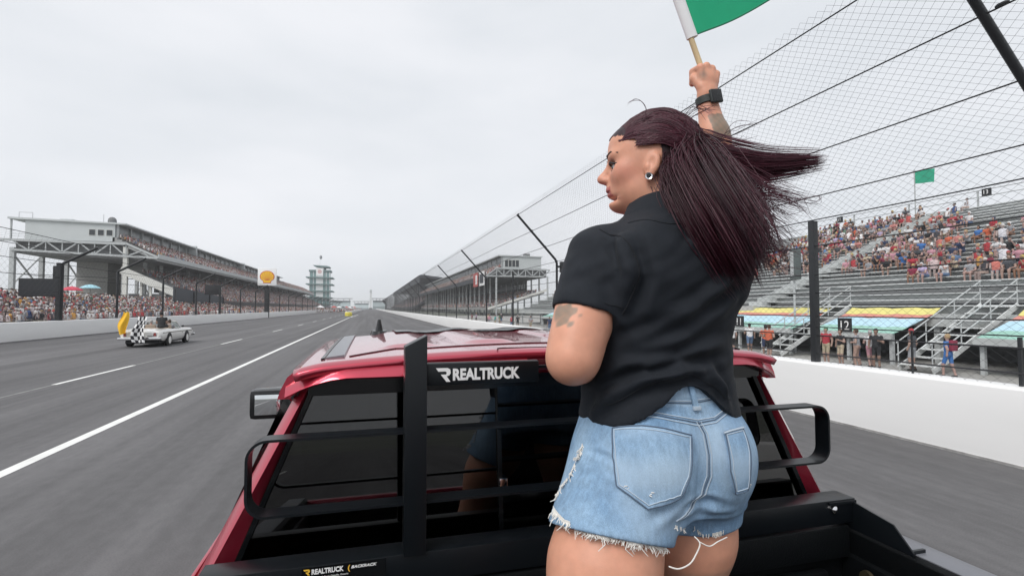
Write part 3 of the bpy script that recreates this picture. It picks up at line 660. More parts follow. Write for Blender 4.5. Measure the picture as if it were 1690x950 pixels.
# =================================================================== PICKUP TRUCK
TX = 0.545
M_red = mat('red_paint', (0.50, 0.035, 0.070), 0.32, metal=0.72, spec=.6, coat=1.0)
M_red.node_tree.nodes['Principled BSDF'].inputs['Coat IOR'].default_value = 1.6
M_gloss = mat('gloss_black', (0.006, 0.007, 0.008), 0.22, spec=.5)
M_powder = mat('black_powder_coat', (0.0050, 0.0068, 0.0090), 0.34, spec=.38, bump=.05, bscale=600)
M_liner = mat('black_bed_liner', (0.0035, 0.0045, 0.0055), 0.5, spec=.22, bump=.25, bscale=300)
M_sky_sheen = mat('sky_sheen_plastic', (0.16, 0.165, 0.185), 0.30, spec=.6, bump=.08, bscale=500)  # grey of the reflected sky put into the colour of black plastic
M_rubber = mat('tyre_rubber', (0.015, 0.015, 0.016), 0.75)
M_alloy = mat('alloy_wheel', (0.45, 0.45, 0.46), 0.3, metal=.8)
M_seat = mat('seat_cloth', (0.035, 0.035, 0.038), 0.8)
M_chrome = mat('chrome', (0.75, 0.75, 0.76), 0.12, metal=1.0)
M_white = mat('decal_white', (0.80, 0.80, 0.80), 0.5); M_gold = mat('decal_gold', (0.80, 0.48, 0.05), 0.5)
M_brake = mat('brake_lens', (0.05, 0.006, 0.010), 0.15, spec=.6)
M_mirror = mat('mirror_glass', (0.75, 0.77, 0.78), 0.03, metal=1.0)
def tint_glass(name, tint, ior=1.5):
    m = bpy.data.materials.new(name); m.use_nodes = True; nt = m.node_tree; nt.nodes.clear()
    o = nt.nodes.new('ShaderNodeOutputMaterial'); tr = nt.nodes.new('ShaderNodeBsdfTransparent'); gl = nt.nodes.new('ShaderNodeBsdfGlossy'); mxs = nt.nodes.new('ShaderNodeMixShader'); fz = nt.nodes.new('ShaderNodeFresnel')
    tr.inputs[0].default_value = (*tint, 1); gl.inputs['Roughness'].default_value = .005; fz.inputs['IOR'].default_value = ior
    nt.links.new(fz.outputs[0], mxs.inputs[0]); nt.links.new(tr.outputs[0], mxs.inputs[1]); nt.links.new(gl.outputs[0], mxs.inputs[2]); nt.links.new(mxs.outputs[0], o.inputs[0]); return m
M_privacy = tint_glass('privacy_glass', (0.10, 0.11, 0.115), 1.75); M_screen = tint_glass('windscreen_glass', (0.75, 0.8, 0.78))
TK = thing('pickup_truck', 'red pickup truck with black bed and roll rack that the woman stands in', 'truck', (TX, 0, 0))
# --- lower body (cab and nose): sections across x at stations y
def body_sec(y, hw, ztop, zlow=.52, crown=.0):
    return [(-hw * .94, y, zlow), (-hw, y, zlow + .18), (-hw * 1.005, y, .98), (-hw, y, ztop - .14), (-hw * .965, y, ztop), (-hw * .6, y, ztop + crown * .7), (0, y, ztop + crown), (hw * .6, y, ztop + crown * .7), (hw * .965, y, ztop), (hw, y, ztop - .14), (hw * 1.005, y, .98), (hw, y, zlow + .18), (hw * .94, y, zlow)]
# sides of the cab as thick shells so that the cabin is hollow
for sx in (-1, 1):
    m = MB(); secs = []
    for y in (1.415, 1.6, 2.4, 3.2, 3.62):
        secs.append([(sx * .93, y, .50), (sx * .99, y, .68), (sx * 1.0, y, .98), (sx * .992, y, 1.30), (sx * .965, y, 1.43), (sx * .93, y, 1.475), (sx * .88, y, 1.475), (sx * .90, y, .9), (sx * .86, y, .50)])
    m.loft(secs).build('cab_side', M_red, TK, smooth=True, auto=30)
    for y0_, y1_ in ((1.46, 2.36), (2.40, 3.45)):
        d_ = MB(); d_.prism([(y0_, .62), (y1_, .62), (y1_, 1.40), (y0_, 1.40)], 'x', sx * .996, sx * 1.006); dd = d_.build('door', M_red, TK, bevel=.004)
        MB().box(sx * 1.006 - .02, sx * 1.006 + .02, y0_ + .06, y0_ + .26, 1.22, 1.26).build('door_handle', M_gloss, dd, bevel=.008)
    # arches and wheels
m = MB(); m.loft([body_sec(3.62, .99, 1.44, crown=.03), body_sec(4.2, .99, 1.40, crown=.06), body_sec(4.9, .97, 1.33, crown=.06), body_sec(5.12, .93, 1.22, crown=.04), body_sec(5.16, .90, .95, zlow=.55)]).build('bonnet', M_red, TK, smooth=True, auto=35)
MB().box(-.75, .75, 5.14, 5.20, .75, 1.15).build('grille', M_gloss, TK, bevel=.02); MB().box(-.98, .98, 5.0, 5.28, .48, .74).build('front_bumper', M_chrome, TK, bevel=.05)
for sx in (-1, 1): MB().box(sx * .9 - .12, sx * .9 + .12, 5.0, 5.19, .98, 1.2).build('headlight', M_win, TK, bevel=.03)
MB().box(-.88, .88, 1.45, 3.6, .50, .62).build('cab_floor', M_liner, TK)
MB().box(-.9, .9, 3.25, 3.6, .9, 1.46).build('dashboard', M_seat, TK, bevel=.08)
# --- rear cab wall with the window opening
hwz = lambda z: .930 - (z - 1.50) * .50
gwz = lambda z: hwz(z) - (.07 - (z - 1.5) * .10)
ry = lambda z: 1.402 + (z - 1.50) * .115
ZS = [1.30, 1.45, 1.55, 1.66, 1.78, 1.90]
for sx in (-1, 1):
    secs = []
    for z in [1.44, 1.47, 1.56, 1.66, 1.78, 1.88, 1.925]:
        gz = gwz(z) if z > 1.46 else .85
        secs.append([(sx * gz, ry(z) + .005, z), (sx * (hwz(z) - .025), ry(z) - .014, z), (sx * hwz(z), ry(z) + .012, z), (sx * (hwz(z) + .004), ry(z) + .10, z), (sx * (hwz(z) - .05), ry(z) + .13, z), (sx * gz, ry(z) + .04, z)])
    MB().loft(secs).build('corner_pillar', M_red, TK, smooth=True, auto=50)
MB().box(-.985, .985, 1.40, 1.45, .52, 1.46).build('rear_wall', M_red, TK, bevel=.02)
# gaskets round the glass
def gz_line(z, off): return ry(z) + off
secs = []
def pane(name, x0f, x1f, z0, z1, m_, dy, parent, tilt=0.0):
    a = MB(); q = []
    n = 6
    for i in range(n + 1):
        z = z0 + (z1 - z0) * i / n; q.append([(x0f(z), ry(z) + dy + tilt * (z - z0), z), (x1f(z), ry(z) + dy + tilt * (z - z0), z), (x1f(z), ry(z) + dy + .005 + tilt * (z - z0), z), (x0f(z), ry(z) + dy + .005 + tilt * (z - z0), z)])
    return a.loft(q).build(name, m_, parent)
RW = pane('rear_window', lambda z: -gwz(z) + .004, lambda z: -.185, 1.462, 1.905, M_privacy, .018, TK)
pane('window_pane', lambda z: .185, lambda z: gwz(z) - .004, 1.462, 1.905, M_privacy, .018, RW)
pane('sliding_pane', lambda z: -.19, lambda z: .19, 1.47, 1.90, M_privacy, .036, RW, -.09)
for sx in (-1, 1): MB().bar((sx * .186, ry(1.462) + .012, 1.462), (sx * .186, ry(1.905) + .012, 1.905), .006, .012).build('pane_seal', M_gloss, RW)
a = MB()
for sx in (-1, 1):
    a.bar((sx * (gwz(1.47) - .004), ry(1.47) + .010, 1.47), (sx * (gwz(1.90) - .004), ry(1.90) + .010, 1.90), .022, .012)
a.bar((-.86, ry(1.462) + .010, 1.462), (.86, ry(1.462) + .010, 1.462), .012, .03).bar((-.73, ry(1.9) + .010, 1.903), (.73, ry(1.9) + .010, 1.903), .012, .03)
a.build('window_seal', M_gloss, RW)
MB().box(-.19, -.165, 1.42, 1.435, 1.60, 1.64).build('slider_latch', M_chrome, RW, bevel=.004)
# --- roof: a pressed skin with a raised centre, side gutters and a rear lip that overhangs the glass
def roof_z(x, y):
    ax = abs(x)
    z = 2.018 - .030 * (ax / .70) ** 2.2 - .007 * max(0, (1.95 - y) / .55) ** 1.6 - .030 * max(0, (y - 2.35) / .55) ** 2
    if ax > .66: z -= .32 * (ax - .66) ** 1.35
    rib = 0.0
    for c_ in (.17, .43): rib = max(rib, .010 * max(0, 1 - ((ax - c_) / .085) ** 4) * min(1, max(0, (y - 1.60) / .05)) * min(1, max(0, (2.75 - y) / .1)))
    return z - .006 + rib
xsn = np.linspace(-.735, .735, 85); ysn = np.concatenate([np.linspace(1.385, 1.75, 40), np.linspace(1.77, 2.85, 50)])
secs = []
for y in ysn:
    sh = max(0, (1.46 - y)) * .25
    row = []
    for x in xsn:
        xx = x * (1 - sh * .25); z = roof_z(xx, y)
        if y < 1.41: z -= (1.41 - y) * .45
        row.append((xx, y, z))
    secs.append(row)
rm = MB(); rm.loft(secs, closed=False)
roof = rm.build('roof', M_red, TK, smooth=True, auto=60)
sol = roof.modifiers.new('thickness', 'SOLIDIFY'); sol.thickness = .02; sol.offset = -1
# rear lip, curling down to the pillars at both ends
secs = []
for i in range(41):
    x = -.755 + 1.51 * i / 40; ax = abs(x); e = max(0, (ax - .60) / .155)
    zt = roof_z(min(ax, .72), 1.40) - .006 - .030 * e ** 2.0; zb = 1.938 - .050 * e ** 1.8; yl = 1.372 + .045 * e ** 2
    zt = max(zt, zb + .012)
    secs.append([(x, yl + .060, zt + .004), (x, yl + .048, zt - .002), (x, yl + .018, (zt + zb) / 2 + .006), (x, yl + .003, zb + .004), (x, yl + .008, zb), (x, 1.46, zb - .006 + .014 * (1 - e)), (x, 1.50, zb + .02)])
rl = MB().loft(secs).build('roof_lip', M_red, TK, smooth=True, auto=35)
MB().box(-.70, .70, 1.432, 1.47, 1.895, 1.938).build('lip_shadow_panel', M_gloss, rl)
bl = MB().box(-.118, .118, 1.366, 1.40, 1.945, 1.978).build('brake_light', M_brake, rl, bevel=.006)
for sx in (-1, 1):
    g_ = []
    for i in range(20):
        y = 1.50 + 1.33 * i / 19; xo = .662 + .0 * i; g_.append([(sx * xo, y, roof_z(xo, y) + .004), (sx * (xo - .048), y, roof_z(xo - .048, y) + .006), (sx * (xo - .048), y, roof_z(xo - .048, y) - .012), (sx * xo, y, roof_z(xo, y) - .012)])
    MB().loft(g_).build('roof_moulding', M_sky_sheen, TK)  # moulding's sky reflection painted in as plain grey
    g_ = []
    for i in range(20):
        y = 1.49 + 1.34 * i / 19; xo = .672; g_.append([(sx * (xo + .003), y, roof_z(xo, y) + .0035), (sx * (xo - .007), y, roof_z(xo - .007, y) + .0045), (sx * (xo - .007), y, roof_z(xo, y) - .012), (sx * (xo + .003), y, roof_z(xo, y) - .012)])
    MB().loft(g_).build('roof_gutter', M_gloss, TK)
# joint line pressed across the roof, and the lamp blister
jl = MB(); M_joint = mat('panel_gap', (.06, .004, .008), .6)
P_ = [(-.60, 1.49), (-.47, 1.60), (-.38, 1.545), (-.05, 1.565), (.25, 1.545), (.38, 1.60), (.60, 1.49)]
for (xa, ya), (xb, yb) in zip(P_[:-1], P_[1:]):
    n = 8
    for i in range(n):
        u0, u1 = i / n, (i + 1) / n; p0 = (xa + (xb - xa) * u0, ya + (yb - ya) * u0); p1 = (xa + (xb - xa) * u1, ya + (yb - ya) * u1)
        jl.bar((p0[0], p0[1], roof_z(*p0) + .0015), (p1[0], p1[1], roof_z(*p1) + .0015), .0045, .003)
jl.build('roof_joint', M_joint, roof)
jl = MB(); P_ = [(-.20, 1.402), (-.195, 1.425), (-.18, 1.43), (.18, 1.43), (.195, 1.425), (.20, 1.402)]
for (xa, ya), (xb, yb) in zip(P_[:-1], P_[1:]): jl.bar((xa, ya, roof_z(xa, ya) + .0015), (xb, yb, roof_z(xb, yb) + .0015), .003, .003)
jl.build('lamp_blister_joint', M_joint, roof)
secs = []
for i in range(9):
    y = 2.28 + .44 * i / 8; secs.append([(x_, y, roof_z(x_, y) + .006) for x_ in np.linspace(-.44, .44, 15)])
MB().loft(secs, closed=False).build('sunroof', M_gloss, TK, smooth=True)
an = MB(); an.loft([ring(-.505, 2.55, 1.985, .045, .09, 12), ring(-.505, 2.55, 2.012, .035, .07, 12)]); an.build('antenna_base', M_gloss, TK, smooth=True)
MB().loft([ring(-.505, 2.57, 2.005, .020, .035, 10), ring(-.505, 2.56, 2.035, .013, .022, 10), ring(-.505, 2.555, 2.065, .007, .012, 10)]).build('antenna', M_gloss, TK, smooth=True)
# greenhouse: side glass, pillars, windscreen
for sx in (-1, 1):
    for y0_, y1_, nm in ((1.56, 2.33, 'side_window'), (2.42, 3.25, 'side_window')):
        yt = y1_ if y1_ < 3 else 2.85
        MB().add([(sx * .945, y0_, 1.47), (sx * .945, y1_, 1.47), (sx * .765, yt, 1.90), (sx * .765, y0_ + .03, 1.90)], [(0, 1, 2, 3)]).build(nm, M_privacy, TK)
    MB().bar((sx * .945, 2.375, 1.47), (sx * .762, 2.375, 1.92), .11, .03, (sx, 0, .4)).build('side_pillar', M_red, TK)
    MB().bar((sx * .93, 3.55, 1.46), (sx * .715, 2.80, 1.905), .07, .05, (sx, 0, .4)).build('windscreen_pillar', M_red, TK)
    g_ = []
    for i in range(12):
        y = 1.44 + 1.42 * i / 11; zc = roof_z(.735, y); g_.append([(sx * .730, y, zc - .004), (sx * .752, y, zc - .022), (sx * .768, y, zc - .055), (sx * .775, y, 1.885), (sx * .745, y, 1.885), (sx * .72, y, zc - .03)])
    MB().loft(g_).build('roof_rail', M_red, TK, smooth=True, auto=60)
MB().add([(-.90, 3.55, 1.46), (.90, 3.55, 1.46), (.70, 2.84, 1.95), (-.70, 2.84, 1.95)], [(0, 1, 2, 3)]).build('windscreen', M_screen, TK)
# cabin: seats
for sx in (-.42, .42):
    st = MB().box(sx - .25, sx + .25, 2.62, 3.1, .62, 1.0).build('front_seat', M_seat, TK, bevel=.06)
    MB().prism([(2.48, .95), (2.62, .95), (2.56, 1.55), (2.44, 1.55)], 'x', sx - .25, sx + .25).build('seat_back', M_seat, st, bevel=.05); MB().prism([(2.42, 1.60), (2.52, 1.60), (2.50, 1.78), (2.42, 1.78)], 'x', sx - .13, sx + .13).build('headrest', M_seat, st, bevel=.03)
st = MB().box(-.75, .75, 1.62, 2.05, .62, .98).build('rear_seat', M_seat, TK, bevel=.06); MB().prism([(1.50, .95), (1.64, .95), (1.58, 1.48), (1.47, 1.48)], 'x', -.76, .76).build('seat_back', M_seat, st, bevel=.04)
for x in (-.5, 0, .5): MB().box(x - .12, x + .12, 1.49, 1.57, 1.49, 1.66 if x else 1.58).build('headrest', M_seat, st, bevel=.03)
sw = MB().lathe([(.175, -.015), (.195, 0), (.175, .015), (.160, 0), (.175, -.015)], (-.42, 3.12, 1.28), 'y', 24); sw.build('steering_wheel', M_seat, TK, smooth=True)
# door mirrors
for sx in (-1, 1):
    mm_ = MB().box(sx * 1.10 - .105, sx * 1.10 + .105, 3.2, 3.36, 1.485, 1.655).build('door_mirror', M_gloss, TK, bevel=.03)
    MB().box(sx * 1.10 - .072, sx * 1.10 + .062, 3.192, 3.199, 1.515, 1.628).build('mirror_glass', M_mirror, mm_, bevel=.002)
    MB().bar((sx * .96, 3.3, 1.50), (sx * 1.04, 3.3, 1.55), .06, .05).build('mirror_arm', M_gloss, mm_)
# --- bed
BF, BR = 1.30, -.50          # front bulkhead and tailgate
for sx in (-1, 1):
    MB().prism([(sx * 1.0, .60), (sx * 1.005, 1.0), (sx * 1.0, 1.34), (sx * .985, 1.415), (sx * .93, 1.425), (sx * .90, 1.30), (sx * .905, 1.0), (sx * .905, .60)], 'y', BR, 1.37).build('bed_side', M_red, TK, smooth=True, auto=40)
    rc = MB().prism([(sx * 1.008, 1.385), (sx * 1.004, 1.425), (sx * .985, 1.440), (sx * .905, 1.440), (sx * .893, 1.43), (sx * .893, 1.36), (sx * .905, 1.36), (sx * .905, 1.40), (sx * .99, 1.40)], 'y', .80, 1.365).build('rail_cap', M_liner, TK, bevel=.003)
    MB().prism([(sx * 1.008, 1.380), (sx * 1.004, 1.420), (sx * .985, 1.435), (sx * .905, 1.435), (sx * .893, 1.425), (sx * .893, 1.36), (sx * .905, 1.36), (sx * .905, 1.40), (sx * .99, 1.40)], 'y', BR, .792).build('rail_cap', M_liner, TK, bevel=.003)
    for ya, yb, zt in ((.805, 1.362, 1.4405), (BR, .787, 1.4355)): MB().box(min(sx * .908, sx * .994), max(sx * .908, sx * .994), ya, yb, zt - .004, zt + .0025).build('rail_top_sheen', M_sky_sheen, TK, bevel=.002)  # pale strip added on the black cap, painting in its sky reflection
    # liner: stepped side wall
    MB().prism([(sx * .905, 1.37), (sx * .880, 1.36), (sx * .872, 1.22), (sx * .890, 1.20), (sx * .890, 1.06), (sx * .868, 1.04), (sx * .86, .93), (sx * .905, .93)], 'y', BR + .05, BF - .003).build('bed_liner_side', M_liner, TK, bevel=.01)
    MB().lathe([(.022, 0), (.023, .010), (.015, .012), (.013, .004), (.005, .004)], (sx * .862 - (.014 if sx > 0 else 0), 1.19, 1.335), 'x', 18).build('tie_down', mat('brass_ring', (.16, .13, .08), .35, metal=.8), TK)
    MB().box(sx * .9 - .12, sx * .9 + .12 if sx < 0 else sx * .9 + .03, -.15, .75, .93, 1.14).build('wheel_box', M_liner, TK, bevel=.06)
MB().box(-.905, .905, BR, BF, .86, .94).build('bed_floor', M_liner, TK)
for i in range(9): MB().box(-.80 + i * .2 - .05, -.80 + i * .2 + .05, BR + .06, BF - .06, .938, .952).build('floor_rib', M_liner, TK, bevel=.004)
bh = MB().box(-.905, .905, BF + .0, BF + .05, .60, 1.46).build('bulkhead', M_liner, TK)
MB().box(-.88, .88, BF - .035, BF - .002, 1.36, 1.455).build('bulkhead_lip', M_liner, bh, bevel=.008)
for x0_, x1_ in ((-.80, -.30), (-.24, .24), (.30, .80)):
    for z0_, z1_ in ((1.17, 1.33), (.98, 1.13)): MB().box(x0_, x1_, BF - .035, BF - .002, z0_, z1_).build('bulkhead_rib', M_liner, bh, bevel=.018)
tg_ = MB().box(-.99, .99, BR - .07, BR - .005, .62, 1.42).build('tailgate', M_red, TK, bevel=.02); MB().box(-.89, .89, BR - .004, BR + .03, .95, 1.38).build('tailgate_liner', M_liner, tg_, bevel=.01)
MB().box(-.97, .97, BR - .28, BR - .06, .46, .68).build('rear_bumper', M_chrome, TK, bevel=.04)
for sx in (-1, 1):
    for wy in (.28, 4.10):
        w = MB().lathe([(.20, -.13), (.36, -.135), (.395, -.10), (.40, 0), (.395, .10), (.36, .135), (.20, .13)], (sx * .86, wy, .40), 'x', 32).build('wheel', M_rubber, TK, smooth=True, auto=50)
        MB().lathe([(.02, .0), (.10, .01), (.20, -.02), (.235, .02), (.23, .06)], (sx * (.86 + .06) - (.0 if sx > 0 else .0), wy, .40), 'x', 24).build('rim', M_alloy, w, smooth=True)
        MB().lathe([(.02, -.02), (.05, .06), (.04, .08), (.01, .085)], (sx * .93, wy, .40), 'x', 12).build('hub_cap', M_gloss, w)

# =================================================================== HEADACHE RACK (bolted to the bed rails)
RK = thing('headache_rack', 'black steel rack with name plate behind the cab window', 'rack', (TX, 0, 0))
bb = MB().prism([(1.268, 1.462), (1.268, 1.534), (1.338, 1.534), (1.338, 1.526), (1.276, 1.526), (1.276, 1.462)], 'x', -.904, .904).build('base_bar', M_powder, RK, bevel=.0015)
# flat strap bent into a long rounded loop
def strap_loop(hx0, hx1, z0, z1, r, y0, y1, th):
    cs = []
    def arc(cx_, cz_, a0):
        for i in range(9): a = R(a0 + 90 * i / 8); cs.append((cx_ + math.cos(a), cz_ + math.sin(a), math.cos(a), math.sin(a)))
    pts = []
    for cx_, cz_, a0 in ((hx1 - r, z1 - r, 0), (hx0 + r, z1 - r, 90), (hx0 + r, z0 + r, 180), (hx1 - r, z0 + r, 270)):
        for i in range(9): a = R(a0 + 90 * i / 8); pts.append((cx_ + r * math.cos(a), cz_ + r * math.sin(a), math.cos(a), math.sin(a)))
    m = MB(); secs = []
    for x, z, nx, nz_ in pts: secs.append([(x, y0, z), (x, y1, z), (x - nx * th, y1, z - nz_ * th), (x - nx * th, y0, z - nz_ * th)])
    secs.append(secs[0]); m.loft(secs, cap=False); return m
strap_loop(-.812, .815, 1.648, 1.823, .045, 1.268, 1.318, .006).build('loop_bar', M_powder, RK, smooth=True, auto=35)
for x0_, slant in ((-.464, 1), (.365, -1)):
    zl, zr = (2.026, 2.053) if slant > 0 else (2.053, 2.026)
    MB().prism([(x0_, 1.530), (x0_ + .053, 1.530), (x0_ + .053, zr), (x0_, zl)], 'y', 1.262, 1.322).build('upright', M_powder, RK, bevel=.0015)
np_ = MB().box(-.411, -.122, 1.272, 1.280, 1.930, 1.983).build('name_plate', M_powder, RK, bevel=.002)
MB().box(-.411, -.122, 1.280, 1.296, 1.978, 1.984).build('plate_flange', M_powder, np_)
MB().box(-.122, .365, 1.286, 1.294, 1.962, 1.970).build('top_rod', M_powder, RK)
# brackets that bolt the base bar down to the rails
for sx in (-1, 1):
    bk = MB().prism([(1.335, 1.440), (1.335, 1.528), (1.270, 1.526), (1.140, 1.505), (1.085, 1.450), (1.085, 1.440)], 'x', sx * .892, sx * .898).build('rail_bracket', M_powder, RK, bevel=.001)
    MB().box(min(sx * .898, sx * .945), max(sx * .898, sx * .945), 1.090, 1.098, 1.441, 1.452).build('bracket_foot', M_powder, bk)
    MB().box(min(sx * .80, sx * .903), max(sx * .80, sx * .903), 1.262, 1.267, 1.522, 1.530).build('bracket_tab', M_powder, bk)
    MB().lathe([(.011, 0), (.011, -.006), (.006, -.010), (.001, -.011)], (sx * .820, 1.267, 1.508), 'y', 14).build('bolt', M_chrome, bk, smooth=True)
# lettering of the name plate: angular R mark and the word, condensed bold
FWD = lambda x, y, z: frame((x, y, z), (1, 0, 0), (0, 0, 1))
def r_mark(x, y, z, h, m_, parent, name):
    P1 = [(0, 1), (.86, 1), (1.06, .90), (1.10, .62), (1.0, .46), (.80, .40), (1.08, 0), (.78, 0), (.36, .53), (.74, .53), (.80, .60), (.78, .70), (.70, .75), (.18, .75)]
    return MB().prism([(x + a * h * .98, z + b * h) for a, b in P1], 'y', y - .0008, y).build(name, m_, parent)
r_mark(-.389, 1.2712, 1.938, .034, M_white, np_, 'plate_mark')
text_mesh('REALTRUCK', .0385, .0004, 'plate_lettering', M_white, np_, sx=.80, space=1.0, offset=.0017, matrix=FWD(-.348, 1.2708, 1.942))
stk = MB().box(-.690, -.505, 1.2665, 1.2678, 1.494, 1.531).build('sticker', M_gloss, RK)
r_mark(-.686, 1.266, 1.515, .013, M_gold, stk, 'sticker_mark')
text_mesh('REALTRUCK', .0155, .0002, 'sticker_lettering', M_white, stk, sx=.80, offset=.0006, matrix=FWD(-.669, 1.2662, 1.5155))
text_mesh('(', .0155, .0002, 'sticker_bracket', M_gold, stk, matrix=FWD(-.5905, 1.2662, 1.5155), offset=.0004)
text_mesh('BACKRACK', .0085, .0002, 'sticker_lettering', M_white, stk, sx=1.25, shear=.3, offset=.0003, matrix=FWD(-.583, 1.2662, 1.5185))
for k in range(2):
    text_mesh(('Wyecroft Road, Oakville, Ontario', 'www.backrack.com')[k], .0055, .0001, 'sticker_small_print', M_white, stk, matrix=FWD(-.665 + .01 * k, 1.2662, 1.506 - .007 * k))

# =================================================================== organic modelling: smooth unions of limbs and masses, skinned to one surface
def _grid(lo, h, i0, i1):
    ax = [lo[k] + h * np.arange(i0[k], i1[k]) for k in range(3)]
    return [ax[0][:, None, None], ax[1][None, :, None], ax[2][None, None, :]]
def cone(a, b, ra, rb, k=.02, op='add', flat=None):
    """limb from a to b; flat=(axis, factor) squeezes the section along an axis"""
    a = np.array(a, float); b = np.array(b, float)
    def f(X, Y, Z):
        q = [X - a[0], Y - a[1], Z - a[2]]; d = b - a; L = float(d @ d) + 1e-12
        t = np.clip((q[0] * d[0] + q[1] * d[1] + q[2] * d[2]) / L, 0, 1)
        e = [q[i] - t * d[i] for i in range(3)]
        if flat is None: return np.sqrt(e[0] ** 2 + e[1] ** 2 + e[2] ** 2) - (ra + (rb - ra) * t)
        n = np.array(flat[0], float); n = n / np.linalg.norm(n); s = flat[1]
        c_ = e[0] * n[0] + e[1] * n[1] + e[2] * n[2]
        return (np.sqrt(e[0] ** 2 + e[1] ** 2 + e[2] ** 2 + c_ ** 2 * (1 / s ** 2 - 1)) - (ra + (rb - ra) * t)) * (s if s < 1 else 1)
    r = max(ra, rb) * (max(1.0, flat[1]) if flat else 1.0)
    return dict(f=f, lo=np.minimum(a, b) - r, hi=np.maximum(a, b) + r, k=k, op=op)
def ell(c, r, rot=None, k=.02, op='add'):
    """ellipsoid with radii r in the frame whose columns are rot"""
    c = np.array(c, float); r = np.array(r, float); M = np.eye(3) if rot is None else np.array(rot, float)
    def f(X, Y, Z):
        q = [X - c[0], Y - c[1], Z - c[2]]
        u = [sum(q[i] * M[i, j] for i in range(3)) for j in range(3)]
        k0 = np.sqrt(sum((u[j] / r[j]) ** 2 for j in range(3))); k1 = np.sqrt(sum((u[j] / r[j] ** 2) ** 2 for j in range(3))) + 1e-9
        return k0 * (k0 - 1) / k1
    e = np.sqrt((M ** 2 * r[None] ** 2).sum(1))
    return dict(f=f, lo=c - e, hi=c + e, k=k, op=op)
def chain(pts, rad, k=.015, op='add', flat=None):
    return [cone(pts[i], pts[i + 1], rad[i], rad[i + 1], k, op, flat) for i in range(len(pts) - 1)]
def field(prims, h, lo=None, hi=None, pad=None):
    add = [p for p in prims if p['op'] == 'add']
    if lo is None: lo = np.min([p['lo'] for p in add], 0) - 3 * h
    if hi is None: hi = np.max([p['hi'] for p in add], 0) + 3 * h
    lo = np.array(lo, float); hi = np.array(hi, float)
    n = np.ceil((hi - lo) / h).astype(int) + 1
    Fd = np.full(n, 1.0, dtype=np.float32)
    for p in prims:
        m = p['k'] * 1.2 + 4 * h
        i0 = np.clip(np.floor((p['lo'] - m - lo) / h).astype(int), 0, n); i1 = np.clip(np.ceil((p['hi'] + m - lo) / h).astype(int) + 1, 0, n)
        if np.any(i1 - i0 < 1): continue
        X, Y, Z = _grid(lo, h, i0, i1); d = p['f'](X, Y, Z).astype(np.float32)
        sl = tuple(slice(i0[q], i1[q]) for q in range(3)); A = Fd[sl]; k = p['k']
        if p['op'] == 'add':
            hh = np.maximum(k - np.abs(A - d), 0) / k; Fd[sl] = np.minimum(A, d) - hh * hh * k * .25
        elif p['op'] == 'sub':
            d = -d; hh = np.maximum(k - np.abs(A - d), 0) / k; Fd[sl] = np.maximum(A, d) + hh * hh * k * .25
    return Fd, lo
def surface_nets(Fd, lo, h, smooth=1):
    ins = Fd < 0; n = np.array(Fd.shape)
    cnt = np.zeros(n - 1, dtype=np.int8)
    for dx in (0, 1):
        for dy in (0, 1):
            for dz in (0, 1): cnt += ins[dx:n[0] - 1 + dx, dy:n[1] - 1 + dy, dz:n[2] - 1 + dz]
    act = (cnt > 0) & (cnt < 8); idx = np.argwhere(act); cid = np.full(n - 1, -1, dtype=np.int32); cid[act] = np.arange(len(idx))
    P = np.zeros((len(idx), 3)); C = np.zeros(len(idx)); corners = [(a, b, c) for a in (0, 1) for b in (0, 1) for c in (0, 1)]
    val = {c: Fd[idx[:, 0] + c[0], idx[:, 1] + c[1], idx[:, 2] + c[2]].astype(np.float64) for c in corners}
    for c in corners:
        for ax in range(3):
            if c[ax]: continue
            e = list(c); e[ax] = 1; e = tuple(e); f0, f1 = val[c], val[e]; s = (f0 < 0) != (f1 < 0)
            t = np.where(s, f0 / np.where(s, f0 - f1, 1), 0)
            q = np.array(c, float)[None] + np.zeros((len(idx), 3)); q[:, ax] += t; P += q * s[:, None]; C += s
    V = (P / C[:, None] + idx) * h + lo
    quads = []
    for ax in range(3):
        a, b = (ax + 1) % 3, (ax + 2) % 3
        s0 = [slice(None)] * 3; s1 = [slice(None)] * 3; s0[ax] = slice(0, -1); s1[ax] = slice(1, None)
        for q in (a, b): s0[q] = slice(1, -1); s1[q] = slice(1, -1)
        i0 = ins[tuple(s0)]; i1 = ins[tuple(s1)]; ed = np.argwhere(i0 != i1)
        if not len(ed): continue
        fl = i0[ed[:, 0], ed[:, 1], ed[:, 2]]
        base = ed.copy(); base[:, a] += 1; base[:, b] += 1
        def cell(da, db):
            q = base.copy(); q[:, a] -= da; q[:, b] -= db; return cid[q[:, 0], q[:, 1], q[:, 2]]
        q = np.stack([cell(1, 1), cell(0, 1), cell(0, 0), cell(1, 0)], 1); q[~fl] = q[~fl][:, ::-1]; quads.append(q)
    Q = np.concatenate(quads); Q = Q[(Q >= 0).all(1)]
    for _ in range(smooth): V = relax(V, Q, .5)
    return V, Q
def relax(V, Q, w):
    S = np.zeros_like(V); C = np.zeros(len(V))
    for i in range(4):
        j = (i + 1) % 4
        for a, b in ((i, j), (j, i)):
            for k in range(3): S[:, k] += np.bincount(Q[:, a], V[Q[:, b], k], len(V))
            C += np.bincount(Q[:, a], minlength=len(V))
    return V * (1 - w) + w * S / np.maximum(C, 1)[:, None]
def organic(prims, h, smooth=1, lo=None, hi=None):
    Fd, l0 = field(prims, h, lo, hi); return surface_nets(Fd, l0, h, smooth)
def vnormals(V, Q):
    n = np.cross(V[Q[:, 2]] - V[Q[:, 0]], V[Q[:, 3]] - V[Q[:, 1]]); N = np.zeros_like(V)
    for i in range(4):
        for k in range(3): N[:, k] += np.bincount(Q[:, i], n[:, k], len(V))
    return N / (np.linalg.norm(N, axis=1)[:, None] + 1e-12)

